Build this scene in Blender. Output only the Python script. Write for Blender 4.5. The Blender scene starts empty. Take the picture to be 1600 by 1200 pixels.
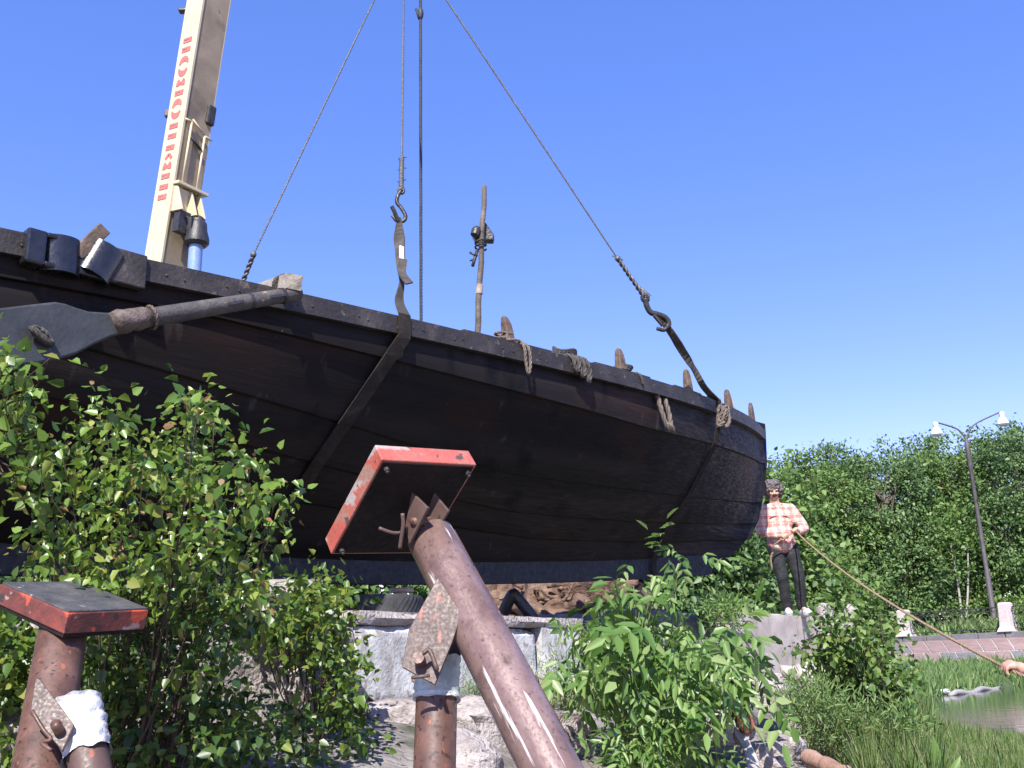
import bpy, bmesh, math, random
import numpy as np
from mathutils import Vector, Matrix, noise, Quaternion
R = math.radians
SC = bpy.context.scene
COL = SC.collection
# ------------------------------------------------------------------ camera, sky, sun, exposure
PITCH, ROLL, EYE = 16.0, -1.6, 1.6
cam = bpy.data.objects.new('camera', bpy.data.cameras.new('camera'))
COL.objects.link(cam)
cam.data.sensor_width = 36.0
cam.data.lens = 35.0
cam.data.clip_start = 0.05
cam.data.clip_end = 2000
CM = (Matrix.Rotation(R(90 + PITCH), 3, 'X') @ Matrix.Rotation(R(ROLL), 3, 'Z'))
cam.matrix_world = Matrix.Translation((0, 0, EYE)) @ CM.to_4x4()
SC.camera = cam
SUN_EL, SUN_AZ = 44.0, 9.0            # behind the camera, 9 degrees to the left
to_sun = Vector((-math.cos(R(SUN_EL)) * math.sin(R(SUN_AZ)), -math.cos(R(SUN_EL)) * math.cos(R(SUN_AZ)), math.sin(R(SUN_EL))))
wd = bpy.data.worlds.new('World')
SC.world = wd
wd.use_nodes = True
wn = wd.node_tree
sky = wn.nodes.new('ShaderNodeTexSky')
sky.sky_type = 'NISHITA'
sky.sun_disc = False
sky.sun_elevation = R(SUN_EL)
sky.sun_rotation = R(180 + SUN_AZ)
sky.altitude = 0
sky.air_density = 1.0
sky.dust_density = 0.0
sky.ozone_density = 2.2
bg = wn.nodes['Background']
hs_ = wn.nodes.new('ShaderNodeHueSaturation'); hs_.inputs['Saturation'].default_value = 1.3; hs_.inputs['Hue'].default_value = 0.512
tn_ = wn.nodes.new('ShaderNodeMix'); tn_.data_type = 'RGBA'; tn_.blend_type = 'MULTIPLY'; tn_.inputs[0].default_value = 1.0; tn_.inputs[7].default_value = (1.40, 0.94, 1.02, 1)
wn.links.new(sky.outputs[0], hs_.inputs['Color']); wn.links.new(hs_.outputs[0], tn_.inputs[6]); ev_ = wn.nodes.new('ShaderNodeMix'); ev_.data_type = 'RGBA'; ev_.inputs[0].default_value = 0.30; ev_.inputs[7].default_value = (0.60, 1.14, 3.1, 1)   # flat periwinkle mixed in to even out the sky gradient
wn.links.new(tn_.outputs[2], ev_.inputs[6]); wn.links.new(ev_.outputs[2], bg.inputs[0])
bg.inputs[1].default_value = 0.15
sl = bpy.data.lights.new('sun', 'SUN')
sl.energy = 4.6
sl.angle = R(0.5)
sl.color = (1.0, 0.95, 0.87)
so = bpy.data.objects.new('sun', sl)
COL.objects.link(so)
so.rotation_euler = (-to_sun).to_track_quat('-Z', 'Y').to_euler()
SC.view_settings.view_transform = 'Standard'
SC.view_settings.look = 'None'
SC.view_settings.exposure = 1.08
SC.view_settings.gamma = 1.0
SC.cycles.max_bounces = 6
SC.cycles.transparent_max_bounces = 6

# ------------------------------------------------------------------ helpers
FPX = 1555.0
EYEV = Vector((0, 0, EYE))
def ray(px, py):
    return CM @ Vector(((px - 800) / FPX, -(py - 600) / FPX, -1.0))
def P(px, py, d):                       # point at viewing depth d
    return EYEV + ray(px, py) * d
def PY(px, py, Y):                      # point at world y
    r = ray(px, py)
    return EYEV + r * (Y / r.y)
def PZ(px, py, z):
    r = ray(px, py)
    return EYEV + r * ((z - EYE) / r.z)
def PXof(w):
    l = CM.transposed() @ (Vector(w) - EYEV)
    return 800 + FPX * l.x / -l.z, 600 - FPX * l.y / -l.z, -l.z

WL = {}
def tag(o, label=None, cat=None, group=None, kind=None):
    if label: o['label'] = label
    if cat: o['category'] = cat
    if group: o['group'] = group
    if kind: o['kind'] = kind
    return o
def thing(name, label, cat, loc, group=None):
    o = bpy.data.objects.new(name, None)
    COL.objects.link(o)
    o.location = loc
    o.empty_display_size = 0.1
    WL[o.name] = Vector(loc)
    return tag(o, label, cat, group)
def link_mesh(name, me, parent):
    o = bpy.data.objects.new(name, me)
    COL.objects.link(o)
    if parent is not None:
        o.parent = parent
        WL[o.name] = WL[parent.name]
    return o

class MB:
    def __init__(self):
        self.v = []; self.f = []; self.mi = []
    def add(self, vs, fs, mi=0):
        b = len(self.v)
        self.v.extend(Vector(p) for p in vs)
        for f in fs:
            self.f.append([i + b for i in f]); self.mi.append(mi)
    def hexa(self, p, mi=0):            # 4 bottom, 4 top
        self.add(p, [(0, 3, 2, 1), (4, 5, 6, 7), (0, 1, 5, 4), (1, 2, 6, 5), (2, 3, 7, 6), (3, 0, 4, 7)], mi)
    def box(self, c, s, rot=None, mi=0, taper=1.0):
        hx, hy, hz = s[0] / 2, s[1] / 2, s[2] / 2
        ps = [Vector((x * hx * t, y * hy * t, z * hz)) for z, t in ((-1, 1.0), (1, taper)) for x, y in ((-1, -1), (1, -1), (1, 1), (-1, 1))]
        if rot is not None: ps = [rot @ q for q in ps]
        self.hexa([q + Vector(c) for q in ps], mi)
    def slab(self, o, e1, e2, n, mi=0): # box from a corner and three edges
        o = Vector(o)
        self.hexa([o, o + e1, o + e1 + e2, o + e2, o + n, o + e1 + n, o + e1 + e2 + n, o + e2 + n], mi)
    def prism(self, pts, n, mi=0):      # polygon extruded by n
        k = len(pts); pts = [Vector(p) for p in pts]; n = Vector(n)
        fs = [tuple(range(k))[::-1], tuple(range(k, 2 * k))]
        fs += [(i, (i + 1) % k, k + (i + 1) % k, k + i) for i in range(k)]
        self.add(pts + [p + n for p in pts], fs, mi)
    def tube(self, pts, r, seg=8, mi=0, caps=True, squash=None):
        pts = [Vector(p) for p in pts]
        n = len(pts)
        rs = r if isinstance(r, (list, tuple)) else [r] * n
        vs = []; fs = []
        t0 = (pts[1] - pts[0]).normalized()
        a = Vector((0, 0, 1)) if abs(t0.z) < 0.9 else Vector((1, 0, 0))
        u = t0.cross(a).normalized()
        for i in range(n):
            t = (pts[min(i + 1, n - 1)] - pts[max(i - 1, 0)])
            if t.length < 1e-9: t = t0
            t.normalize()
            u = (u - t * u.dot(t))
            if u.length < 1e-6: u = t.orthogonal()
            u.normalize()
            w = t.cross(u)
            for k in range(seg):
                an = 2 * math.pi * k / seg
                vs.append(pts[i] + (u * math.cos(an) + w * math.sin(an)) * rs[i])
        for i in range(n - 1):
            for k in range(seg):
                k2 = (k + 1) % seg
                fs.append((i * seg + k, i * seg + k2, (i + 1) * seg + k2, (i + 1) * seg + k))
        if caps:
            fs.append(tuple(range(seg))[::-1])
            fs.append(tuple((n - 1) * seg + k for k in range(seg)))
        self.add(vs, fs, mi)
    def rope(self, pts, r, pitch=None, strands=3, mi=0, seg=5):   # laid rope of twisted strands
        pts = smooth_path(pts, 6)
        ln = [0.0]
        for a, b in zip(pts, pts[1:]): ln.append(ln[-1] + (b - a).length)
        pitch = pitch or r * 9
        n = max(8, min(900, int(ln[-1] / pitch * 7)))
        cs = []
        j = 0
        for i in range(n + 1):
            s = ln[-1] * i / n
            while j < len(ln) - 2 and ln[j + 1] < s: j += 1
            q = (s - ln[j]) / max(1e-9, ln[j + 1] - ln[j])
            cs.append(pts[j].lerp(pts[j + 1], min(1, max(0, q))))
        u = (cs[1] - cs[0]).orthogonal().normalized()
        fr = []
        for i in range(n + 1):
            t = (cs[min(i + 1, n)] - cs[max(i - 1, 0)]).normalized()
            u = (u - t * u.dot(t)).normalized()
            fr.append((u.copy(), t.cross(u)))
        for k in range(strands):
            st = []
            for i in range(n + 1):
                an = 2 * math.pi * (k / strands + ln[-1] * i / n / pitch)
                st.append(cs[i] + (fr[i][0] * math.cos(an) + fr[i][1] * math.sin(an)) * r * 0.52)
            self.tube(st, r * 0.55, seg, mi)
    def ball(self, c, r, seg=12, rings=8, mi=0, rot=None):
        rr = r if isinstance(r, (tuple, list, Vector)) else (r, r, r)
        vs = [Vector((0, 0, -rr[2]))]; fs = []
        for i in range(1, rings):
            th = math.pi * i / rings
            for k in range(seg):
                an = 2 * math.pi * k / seg
                vs.append(Vector((rr[0] * math.sin(th) * math.cos(an), rr[1] * math.sin(th) * math.sin(an), -rr[2] * math.cos(th))))
        vs.append(Vector((0, 0, rr[2])))
        for k in range(seg):
            fs.append((0, 1 + (k + 1) % seg, 1 + k))
            fs.append((len(vs) - 1, len(vs) - 1 - seg + k, len(vs) - 1 - seg + (k + 1) % seg))
        for i in range(rings - 2):
            for k in range(seg):
                a = 1 + i * seg; k2 = (k + 1) % seg
                fs.append((a + k, a + k2, a + seg + k2, a + seg + k))
        if rot is not None: vs = [rot @ q for q in vs]
        self.add([q + Vector(c) for q in vs], fs, mi)
    def lathe(self, prof, c, axis=(0, 0, 1), seg=20, mi=0):   # prof: (radius, height)
        ax = Vector(axis).normalized(); u = ax.orthogonal().normalized(); w = ax.cross(u)
        vs = []; fs = []
        for r, h in prof:
            for k in range(seg):
                an = 2 * math.pi * k / seg
                vs.append(Vector(c) + ax * h + (u * math.cos(an) + w * math.sin(an)) * r)
        for i in range(len(prof) - 1):
            for k in range(seg):
                k2 = (k + 1) % seg
                fs.append((i * seg + k, i * seg + k2, (i + 1) * seg + k2, (i + 1) * seg + k))
        fs.append(tuple(range(seg))[::-1]); fs.append(tuple((len(prof) - 1) * seg + k for k in range(seg)))
        self.add(vs, fs, mi)
    def ribbon(self, pts, wdirs, ws, th=0.004, mi=0):
        n = len(pts); vs = []; fs = []
        for i in range(n):
            p = Vector(pts[i]); t = (Vector(pts[min(i + 1, n - 1)]) - Vector(pts[max(i - 1, 0)])).normalized()
            wd_ = Vector(wdirs[i] if isinstance(wdirs, list) else wdirs)
            wd_ = (wd_ - t * wd_.dot(t)).normalized()
            nn = t.cross(wd_)
            w = ws[i] if isinstance(ws, list) else ws
            for a, b in ((-1, -1), (1, -1), (1, 1), (-1, 1)):
                vs.append(p + wd_ * (a * w / 2) + nn * (b * th / 2))
        for i in range(n - 1):
            for k in range(4):
                k2 = (k + 1) % 4
                fs.append((i * 4 + k, i * 4 + k2, i * 4 + 4 + k2, i * 4 + 4 + k))
        fs.append((3, 2, 1, 0)); fs.append(tuple((n - 1) * 4 + k for k in range(4)))
        self.add(vs, fs, mi)
    def build(self, name, mats, parent=None, smooth=False, bevel=0, loc=None, recalc=True, angle=None):
        if not isinstance(mats, (list, tuple)): mats = [mats]
        xs = self.v
        if parent is not None: off = WL[parent.name]
        elif loc is not None: off = Vector(loc)
        else:
            off = Vector((sum(p.x for p in xs) / len(xs), sum(p.y for p in xs) / len(xs), min(p.z for p in xs)))
        me = bpy.data.meshes.new(name)
        me.from_pydata([p - off for p in xs], [], self.f)
        for m in mats: me.materials.append(m)
        if len(mats) > 1: me.polygons.foreach_set('material_index', self.mi)
        if recalc:
            bm = bmesh.new(); bm.from_mesh(me)
            bmesh.ops.recalc_face_normals(bm, faces=bm.faces)
            bm.to_mesh(me); bm.free()
        if smooth:
            me.polygons.foreach_set('use_smooth', [True] * len(me.polygons))
            if angle: me.set_sharp_from_angle(angle=R(angle))
        me.update()
        o = link_mesh(name, me, parent)
        if parent is None:
            o.location = off; WL[o.name] = off
        if bevel:
            b = o.modifiers.new('bevel', 'BEVEL'); b.width = bevel; b.segments = 2; b.limit_method = 'ANGLE'; b.angle_limit = R(40)
        return o

def smooth_path(pts, k=6):
    pts = [Vector(p) for p in pts]
    if len(pts) < 3: return [pts[0].lerp(pts[-1], i / k) for i in range(k + 1)]
    q = [pts[0] * 2 - pts[1]] + pts + [pts[-1] * 2 - pts[-2]]
    out = []
    for i in range(1, len(q) - 2):
        p0, p1, p2, p3 = q[i - 1], q[i], q[i + 1], q[i + 2]
        for j in range(k):
            t = j / k
            out.append(0.5 * ((2 * p1) + (p2 - p0) * t + (2 * p0 - 5 * p1 + 4 * p2 - p3) * t * t + (3 * p1 - p0 - 3 * p2 + p3) * t ** 3))
    out.append(pts[-1])
    return out

# ------------------------------------------------------------------ materials
def ramp(nt, stops):
    r = nt.nodes.new('ShaderNodeValToRGB')
    e = r.color_ramp.elements
    while len(e) > 1: e.remove(e[-1])
    e[0].position = stops[0][0]; e[0].color = (*stops[0][1], 1)
    for p, c in stops[1:]:
        x = e.new(p); x.color = (*c, 1)
    return r
def mk(name, stops, scale=4.0, rough=0.7, bump=0.3, bscale=None, metal=0.0, stretch=(1, 1, 1), detail=8, spots=None, spec=0.5, bdist=0.01, rrange=0.15, distort=0.3, turn=0.0):
    """stops: colour ramp over noise; spots: list of (colour, scale, threshold, softness, stretch) laid on top."""
    m = bpy.data.materials.new(name); m.use_nodes = True
    nt = m.node_tree; L = nt.links.new
    b = nt.nodes['Principled BSDF']
    tc = nt.nodes.new('ShaderNodeTexCoord')
    mp = nt.nodes.new('ShaderNodeMapping'); mp.inputs['Scale'].default_value = stretch
    tcs = tc.outputs['Object']
    if turn:
        m0 = nt.nodes.new('ShaderNodeMapping'); m0.inputs['Rotation'].default_value = turn if isinstance(turn, tuple) else (0, 0, R(turn)); L(tcs, m0.inputs[0]); tcs = m0.outputs[0]
    L(tcs, mp.inputs[0])
    n1 = nt.nodes.new('ShaderNodeTexNoise'); n1.inputs['Scale'].default_value = scale; n1.inputs['Detail'].default_value = detail; n1.inputs['Distortion'].default_value = distort
    n1.inputs['Roughness'].default_value = 0.62
    L(mp.outputs[0], n1.inputs[0])
    r = ramp(nt, stops); L(n1.outputs[0], r.inputs[0])
    colour = r.outputs[0]
    for i, sp in enumerate(spots or []):
        c, s, th, soft, st = sp
        m2 = nt.nodes.new('ShaderNodeMapping'); m2.inputs['Scale'].default_value = st; m2.inputs['Location'].default_value = (3.1 * i + 1, 1.7 * i, 0.3)
        L(tcs, m2.inputs[0])
        n2 = nt.nodes.new('ShaderNodeTexNoise'); n2.inputs['Scale'].default_value = s; n2.inputs['Detail'].default_value = 5
        L(m2.outputs[0], n2.inputs[0])
        mr = nt.nodes.new('ShaderNodeMapRange'); mr.inputs[1].default_value = th; mr.inputs[2].default_value = th + soft
        L(n2.outputs[0], mr.inputs[0])
        mx = nt.nodes.new('ShaderNodeMix'); mx.data_type = 'RGBA'
        L(mr.outputs[0], mx.inputs[0]); L(colour, mx.inputs[6]); mx.inputs[7].default_value = (*c, 1)
        colour = mx.outputs[2]
    L(colour, b.inputs['Base Color'])
    b.inputs['Metallic'].default_value = metal
    b.inputs['Specular IOR Level'].default_value = spec
    nb = nt.nodes.new('ShaderNodeTexNoise'); nb.inputs['Scale'].default_value = bscale or scale * 6; nb.inputs['Detail'].default_value = 8
    L(mp.outputs[0], nb.inputs[0])
    rr = nt.nodes.new('ShaderNodeMapRange'); rr.inputs[3].default_value = max(0.02, rough - rrange); rr.inputs[4].default_value = min(1, rough + rrange)
    rr.inputs[1].default_value = 0.3; rr.inputs[2].default_value = 0.7
    L(nb.outputs[0], rr.inputs[0]); L(rr.outputs[0], b.inputs['Roughness'])
    if bump:
        bp = nt.nodes.new('ShaderNodeBump'); bp.inputs['Strength'].default_value = bump; bp.inputs['Distance'].default_value = bdist
        L(nb.outputs[0], bp.inputs['Height']); L(bp.outputs[0], b.inputs['Normal'])
    return m
def leafmat(name, c1, c2, c3=None, rough=0.45, trans=0.3, spec=0.5):
    m = bpy.data.materials.new(name); m.use_nodes = True
    nt = m.node_tree; L = nt.links.new
    b = nt.nodes['Principled BSDF']
    g = nt.nodes.new('ShaderNodeNewGeometry')
    st = [(0.0, c1), (0.75, c2)]
    if c3: st.append((0.97, c3))
    r = ramp(nt, st)
    L(g.outputs['Random Per Island'], r.inputs[0])
    L(r.outputs[0], b.inputs['Base Color'])
    b.inputs['Roughness'].default_value = rough
    b.inputs['Specular IOR Level'].default_value = spec
    t = nt.nodes.new('ShaderNodeBsdfTranslucent')
    hs = nt.nodes.new('ShaderNodeHueSaturation'); hs.inputs['Value'].default_value = 1.7; hs.inputs['Hue'].default_value = 0.48
    L(r.outputs[0], hs.inputs['Color']); L(hs.outputs[0], t.inputs[0])
    mx = nt.nodes.new('ShaderNodeMixShader'); mx.inputs[0].default_value = trans
    out = nt.nodes['Material Output']
    L(b.outputs[0], mx.inputs[1]); L(t.outputs[0], mx.inputs[2]); L(mx.outputs[0], out.inputs[0])
    return m

M = {}
M['tar'] = mk('tarred_wood', [(0.3, (0.006, 0.0053, 0.0055)), (0.52, (0.013, 0.0108, 0.0108)), (0.75, (0.028, 0.022, 0.021))], 2.2, 0.62, 0.4, 34, stretch=(.12, 1, 1.6), turn=-46.4, bdist=.005, spec=.14,
              spots=[((0.028, 0.012, 0.009), 1.2, 0.54, 0.2, (.6, 1, 1.6)), ((0.04, 0.035, 0.033), 10, 0.64, 0.12, (1, 1, .22)), ((.004, .004, .005), 3, .58, .1, (1, 1, .5)), ((.07,.063,.06), 34, .72, .03, (1, 1, .8))])
M['tar_rail'] = mk('tarred_rail', [(0.3, (0.012, 0.010, 0.010)), (0.55, (0.028, 0.023, 0.022)), (0.75, (0.06, 0.05, 0.047))], 5, 0.6, 0.6, 40, spots=[((0.10, 0.085, 0.075), 14, 0.63, 0.08, (1, 1, 1))])
M['keel'] = mk('skylit_keel', [(0.3, (0.009, 0.011, 0.015)), (0.6, (0.016, 0.019, 0.026)), (0.8, (0.03, 0.033, 0.04))], 3, 0.75, 0.4, 25)  # bluish skylight put into the keel colour
M['oldwood'] = mk('weathered_wood', [(0.3, (0.10, 0.085, 0.07)), (0.5, (0.22, 0.185, 0.15)), (0.75, (0.36, 0.32, 0.27))], 9, 0.8, 0.6, 40, stretch=(1, 1, 1))
M['polewood'] = mk('weathered_pole_wood', [(0.3, (0.035, 0.028, 0.023)), (0.5, (0.09, 0.072, 0.058)), (0.75, (0.20, 0.17, 0.14))], 7, 0.75, 0.6, 40)
M['timber'] = mk('pale_squared_timber', [(0.3, (0.16, 0.13, 0.10)), (0.55, (0.33, 0.29, 0.235)), (0.8, (0.46, 0.42, 0.36))], 12, 0.8, 0.4, 50)
M['peg'] = mk('worn_peg_wood', [(0.3, (0.035, 0.025, 0.02)), (0.55, (0.12, 0.08, 0.055)), (0.8, (0.26, 0.19, 0.14))], 14, 0.7, 0.5, 60)
M['oarblade'] = mk('oar_blade_tar', [(0.3, (0.022, 0.025, 0.028)), (0.6, (0.042, 0.046, 0.050)), (0.8, (0.075, 0.075, 0.075))], 5, 0.55, 0.3, 40, spots=[((0.11, 0.11, 0.11), 20, 0.70, 0.05, (1, 1, .4))])
M['shaft'] = mk('oar_shaft', [(0.3, (0.03, 0.027, 0.026)), (0.55, (0.07, 0.062, 0.057)), (0.8, (0.14, 0.12, 0.11))], 10, 0.65, 0.5, 60, spots=[((0.26, 0.15, 0.09), 12, 0.66, 0.05, (1, 1, 1))])
M['binding'] = mk('rusty_binding', [(0.3, (0.045, 0.032, 0.027)), (0.55, (0.11, 0.082, 0.07)), (0.8, (0.20, 0.16, 0.145))], 22, 0.7, 0.6, 80)
M['gloss'] = mk('glossy_pitch', [(0.3, (0.006, 0.006, 0.007)), (0.7, (0.022, 0.02, 0.022))], 14, 0.24, 0.2, 60, spec=0.7, rrange=0.06, bdist=.004)
M['steel'] = mk('dull_dark_steel', [(0.3, (0.03, 0.028, 0.028)), (0.7, (0.09, 0.08, 0.078))], 15, 0.45, 0.4, 60, metal=0.6)
M['rope'] = mk('hemp_rope', [(0.3, (0.075, 0.06, 0.05)), (0.7, (0.20, 0.16, 0.13))], 30, 0.85, 0.5, 160)
M['towrope'] = mk('tan_tow_rope', [(0.3, (0.18, 0.12, 0.075)), (0.7, (0.34, 0.24, 0.15))], 30, 0.85, 0.4, 160)
M['darkrope'] = mk('tarred_rope', [(0.3, (0.025, 0.022, 0.02)), (0.7, (0.09, 0.08, 0.07))], 30, 0.8, 0.5, 120)
M['wire'] = mk('grey_wire_rope', [(0.3, (0.06, 0.06, 0.065)), (0.7, (0.15, 0.15, 0.15))], 40, 0.5, 0.4, 160, metal=0.35)
M['cable'] = mk('black_cable', [(0.3, (0.012, 0.014, 0.02)), (0.7, (0.03, 0.034, 0.045))], 30, 0.6, 0.4, 160)
M['webbing'] = mk('brown_webbing', [(0.3, (0.025, 0.021, 0.018)), (0.55, (0.055, 0.047, 0.04)), (0.75, (0.11, 0.095, 0.08))], 9, 0.8, 0.4, 120)
M['webbing_dark'] = mk('dark_webbing', [(0.3, (0.012, 0.010, 0.009)), (0.55, (0.024, 0.020, 0.017)), (0.75, (0.048, 0.040, 0.034))], 9, 0.85, 0.4, 120, spec=.2)  # same webbing in a darker colour for the bands on the hull
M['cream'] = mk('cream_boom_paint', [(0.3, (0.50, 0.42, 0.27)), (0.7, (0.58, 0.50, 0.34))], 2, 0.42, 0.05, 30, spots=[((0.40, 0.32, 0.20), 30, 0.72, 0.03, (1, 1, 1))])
M['tan'] = mk('shaded_boom_underside', [(0.3, (0.20, 0.155, 0.10)), (0.55, (0.28, 0.22, 0.145)), (0.7, (0.33, 0.265, 0.18))], 1.8, 0.5, 0.08, 30, spots=[((0.16, 0.125, 0.085), 1.6, 0.60, 0.10, (1, 1, 1.0)), ((0.08, 0.06, 0.05), 8, 0.72, 0.04, (1, 1, 1))])  # shade on the cream boom's underside, put into a darker tan
M['redpaint'] = mk('red_letter_paint', [(0.3, (0.40, 0.10, 0.085)), (0.7, (0.52, 0.17, 0.145))], 20, 0.5, 0.05, 60)
M['bluecyl'] = mk('blue_ram_paint', [(0.3, (0.16, 0.24, 0.44)), (0.7, (0.21, 0.30, 0.52))], 6, 0.35, 0.05, 30)
M['black'] = mk('black_greased_iron', [(0.3, (0.012, 0.012, 0.014)), (0.7, (0.05, 0.045, 0.045))], 14, 0.45, 0.5, 60)
PIPE = tuple((P(860, 1200, 2.72) - P(672, 838, 3.40)).normalized().rotation_difference(Vector((0, 0, 1))).to_euler())
M['rust'] = mk('rusty_painted_pipe', [(0.3, (0.095, 0.056, 0.047)), (0.52, (0.175, 0.112, 0.098)), (0.75, (0.26, 0.18, 0.165))], 9, 0.33, 0.3, 110, stretch=(1, 1, .6), bdist=.002, turn=PIPE,
               spots=[((0.07, 0.042, 0.036), 75, 0.60, 0.12, (1, 1, 1)), ((0.085, 0.05, 0.042), 14, 0.58, 0.16, (1, 1, 1)), ((0.26, 0.215, 0.205), 5, 0.60, 0.14, (1, 1, .5)), ((0.50, 0.11, 0.05), 12, 0.70, 0.012, (1, 1, .6)), ((0.58, 0.54, 0.52), 9, 0.60, 0.03, (2.6, 2.6, .22))], metal=0.1)
M['rustdark'] = mk('dark_rust', [(0.3, (0.055, 0.028, 0.02)), (0.52, (0.11, 0.055, 0.04)), (0.75, (0.19, 0.10, 0.075))], 9, 0.5, 0.3, 90, bdist=.002,
                   spots=[((0.04, 0.02, 0.016), 50, 0.60, 0.05, (1, 1, 1)), ((0.30, 0.09, 0.05), 16, 0.66, 0.04, (2.4, 2.4, .2))])
M['rustplate'] = mk('rusty_gusset', [(0.3, (0.05, 0.028, 0.022)), (0.55, (0.085, 0.05, 0.041)), (0.78, (0.12, 0.077, 0.065))], 5, 0.55, 0.3, 100, bdist=.002,
                    spots=[((0.035, 0.02, 0.016), 38, 0.64, 0.08, (1, 1, 1)), ((0.27, 0.08, 0.05), 13, 0.66, 0.03, (2.2, 2.2, .3))])
M['redrim'] = mk('chipped_red_paint', [(0.3, (0.25, 0.065, 0.05)), (0.5, (0.38, 0.085, 0.062)), (0.75, (0.31, 0.12, 0.095))], 10, 0.5, 0.3, 70,
                 spots=[((0.27, 0.15, 0.115), 6, 0.50, 0.10, (1, 1, 1.6)), ((0.33, 0.28, 0.255), 8, 0.57, 0.06, (1, 1, 1.8)), ((0.08, 0.05, 0.045), 18, 0.63, 0.05, (1, 1, 1))])
M['redrim_shaded'] = mk('worn_shaded_red_paint', [(0.3, (0.05, 0.022, 0.02)), (0.52, (0.15, 0.04, 0.033)), (0.75, (0.28, 0.065, 0.045))], 9, 0.55, 0.3, 70,
                 spots=[((0.30, 0.22, 0.20), 9, 0.60, 0.04, (1, 1, 1.8)), ((0.50, 0.08, 0.04), 7, 0.60, 0.03, (1, 1, 1)), ((0.035, 0.03, 0.03), 14, 0.60, 0.05, (1, 1, 1))])  # worn red paint, with the shade on its faces darkened into the colour
M['platetop'] = mk('worn_rubber_pad', [(0.3, (0.035, 0.035, 0.042)), (0.55, (0.07, 0.068, 0.075)), (0.8, (0.12, 0.11, 0.115))], 12, 0.6, 0.4, 60,
                   spots=[((0.42, 0.16, 0.13), 14, 0.68, 0.03, (1, 1, 1)), ((0.22, 0.22, 0.24), 20, 0.7, 0.03, (1, 1, 1))])
M['plateunder'] = mk('near_black_plate', [(0.3, (0.008, 0.007, 0.007)), (0.6, (0.017, 0.013, 0.013)), (0.8, (0.045, 0.03, 0.028))], 7, 0.8, 0.4, 50, spec=.2)  # plate face coloured near black, darker than its rim
M['plastic'] = mk('white_plastic_wrap', [(0.3, (0.44, 0.45, 0.46)), (0.7, (0.62, 0.63, 0.64))], 8, 0.35, 0.9, 22, bdist=0.02)
M['greyplastic'] = mk('pale_green_tape', [(0.3, (0.34, 0.40, 0.38)), (0.7, (0.50, 0.56, 0.53))], 8, 0.35, 0.8, 30, bdist=0.012)
M['concrete'] = mk('pale_concrete', [(0.3, (0.29, 0.285, 0.28)), (0.52, (0.49, 0.485, 0.48)), (0.75, (0.66, 0.65, 0.64))], 6, 0.85, 0.8, 40, spots=[((0.17, 0.155, 0.14), 4, 0.53, 0.16, (1, 1, .35)), ((0.27, 0.24, 0.215), 12, 0.56, 0.08, (1, 1, 1)), ((0.14, 0.13, 0.12), 60, 0.68, 0.04, (1, 1, 1))])
M['concrete2'] = mk('stained_concrete', [(0.3, (0.27, 0.23, 0.21)), (0.52, (0.40, 0.35, 0.32)), (0.75, (0.50, 0.46, 0.43))], 3.5, 0.85, 0.4, 50, spots=[((0.24, 0.11, 0.06), 3, 0.60, 0.08, (2.5, 2.5, .2)), ((0.16, 0.14, 0.13), 40, 0.67, 0.05, (1, 1, 1))])
M['rubble'] = mk('rough_pinkish_concrete', [(0.3, (0.18, 0.155, 0.15)), (0.5, (0.33, 0.29, 0.28)), (0.72, (0.46, 0.41, 0.40))], 7, 0.9, 1.0, 38, bdist=0.03, spots=[((0.10, 0.09, 0.085), 22, 0.60, 0.06, (1, 1, 1)), ((0.55, 0.52, 0.5), 16, 0.66, 0.05, (1, 1, 1))])
M['brick'] = mk('red_brick', [(0.3, (0.19, 0.05, 0.035)), (0.7, (0.29, 0.09, 0.065))], 12, 0.85, 0.6, 60)
M['pinkbeam'] = mk('reddish_log', [(0.3, (0.20, 0.11, 0.085)), (0.55, (0.33, 0.20, 0.16)), (0.8, (0.42, 0.30, 0.26))], 8, 0.85, 0.8, 60)
M['driftwood'] = mk('grey_driftwood', [(0.3, (0.15, 0.14, 0.13)), (0.55, (0.32, 0.30, 0.29)), (0.8, (0.46, 0.45, 0.43))], 14, 0.85, 0.9, 50, stretch=(1.5, 1.5, .25), spots=[((0.05, 0.045, 0.04), 10, 0.66, 0.04, (2, 2, .25))])
M['tyre'] = mk('tyre_rubber', [(0.3, (0.022, 0.022, 0.023)), (0.7, (0.06, 0.06, 0.06))], 10, 0.75, 0.3, 60)
M['heap'] = mk('brown_weathered_heap', [(0.3, (0.055, 0.03, 0.02)), (0.5, (0.14, 0.085, 0.058)), (0.72, (0.25, 0.17, 0.13))], 4, 0.85, 0.9, 18, bdist=0.03, stretch=(1, 1, 2), spots=[((0.04, 0.025, 0.02), 5, 0.62, 0.06, (1, 1, .6))])
M['soil'] = mk('dry_bank_soil', [(0.3, (0.08, 0.07, 0.062)), (0.5, (0.18, 0.16, 0.148)), (0.72, (0.31, 0.285, 0.27))], 2.5, 0.95, 1.0, 20, bdist=0.04, spots=[((0.05, 0.06, 0.03), 1.4, 0.60, 0.12, (1, 1, 1))])
M['turf'] = mk('rough_turf', [(0.3, (0.035, 0.06, 0.016)), (0.55, (0.07, 0.11, 0.03)), (0.75, (0.13, 0.15, 0.06))], 1.2, 0.95, 1.0, 14, bdist=0.06)
M['pinkstone'] = mk('pink_paving_stone', [(0.3, (0.19, 0.12, 0.105)), (0.7, (0.29, 0.20, 0.18))], 2, 0.85, 0.4, 14)
M['greystone'] = mk('grey_paving_stone', [(0.3, (0.12, 0.105, 0.105)), (0.7, (0.19, 0.17, 0.168))], 2, 0.85, 0.4, 14)
M['mortar'] = mk('pale_mortar', [(0.3, (0.34, 0.33, 0.31)), (0.7, (0.44, 0.43, 0.40))], 3, 0.9, 0.3, 20)
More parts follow.
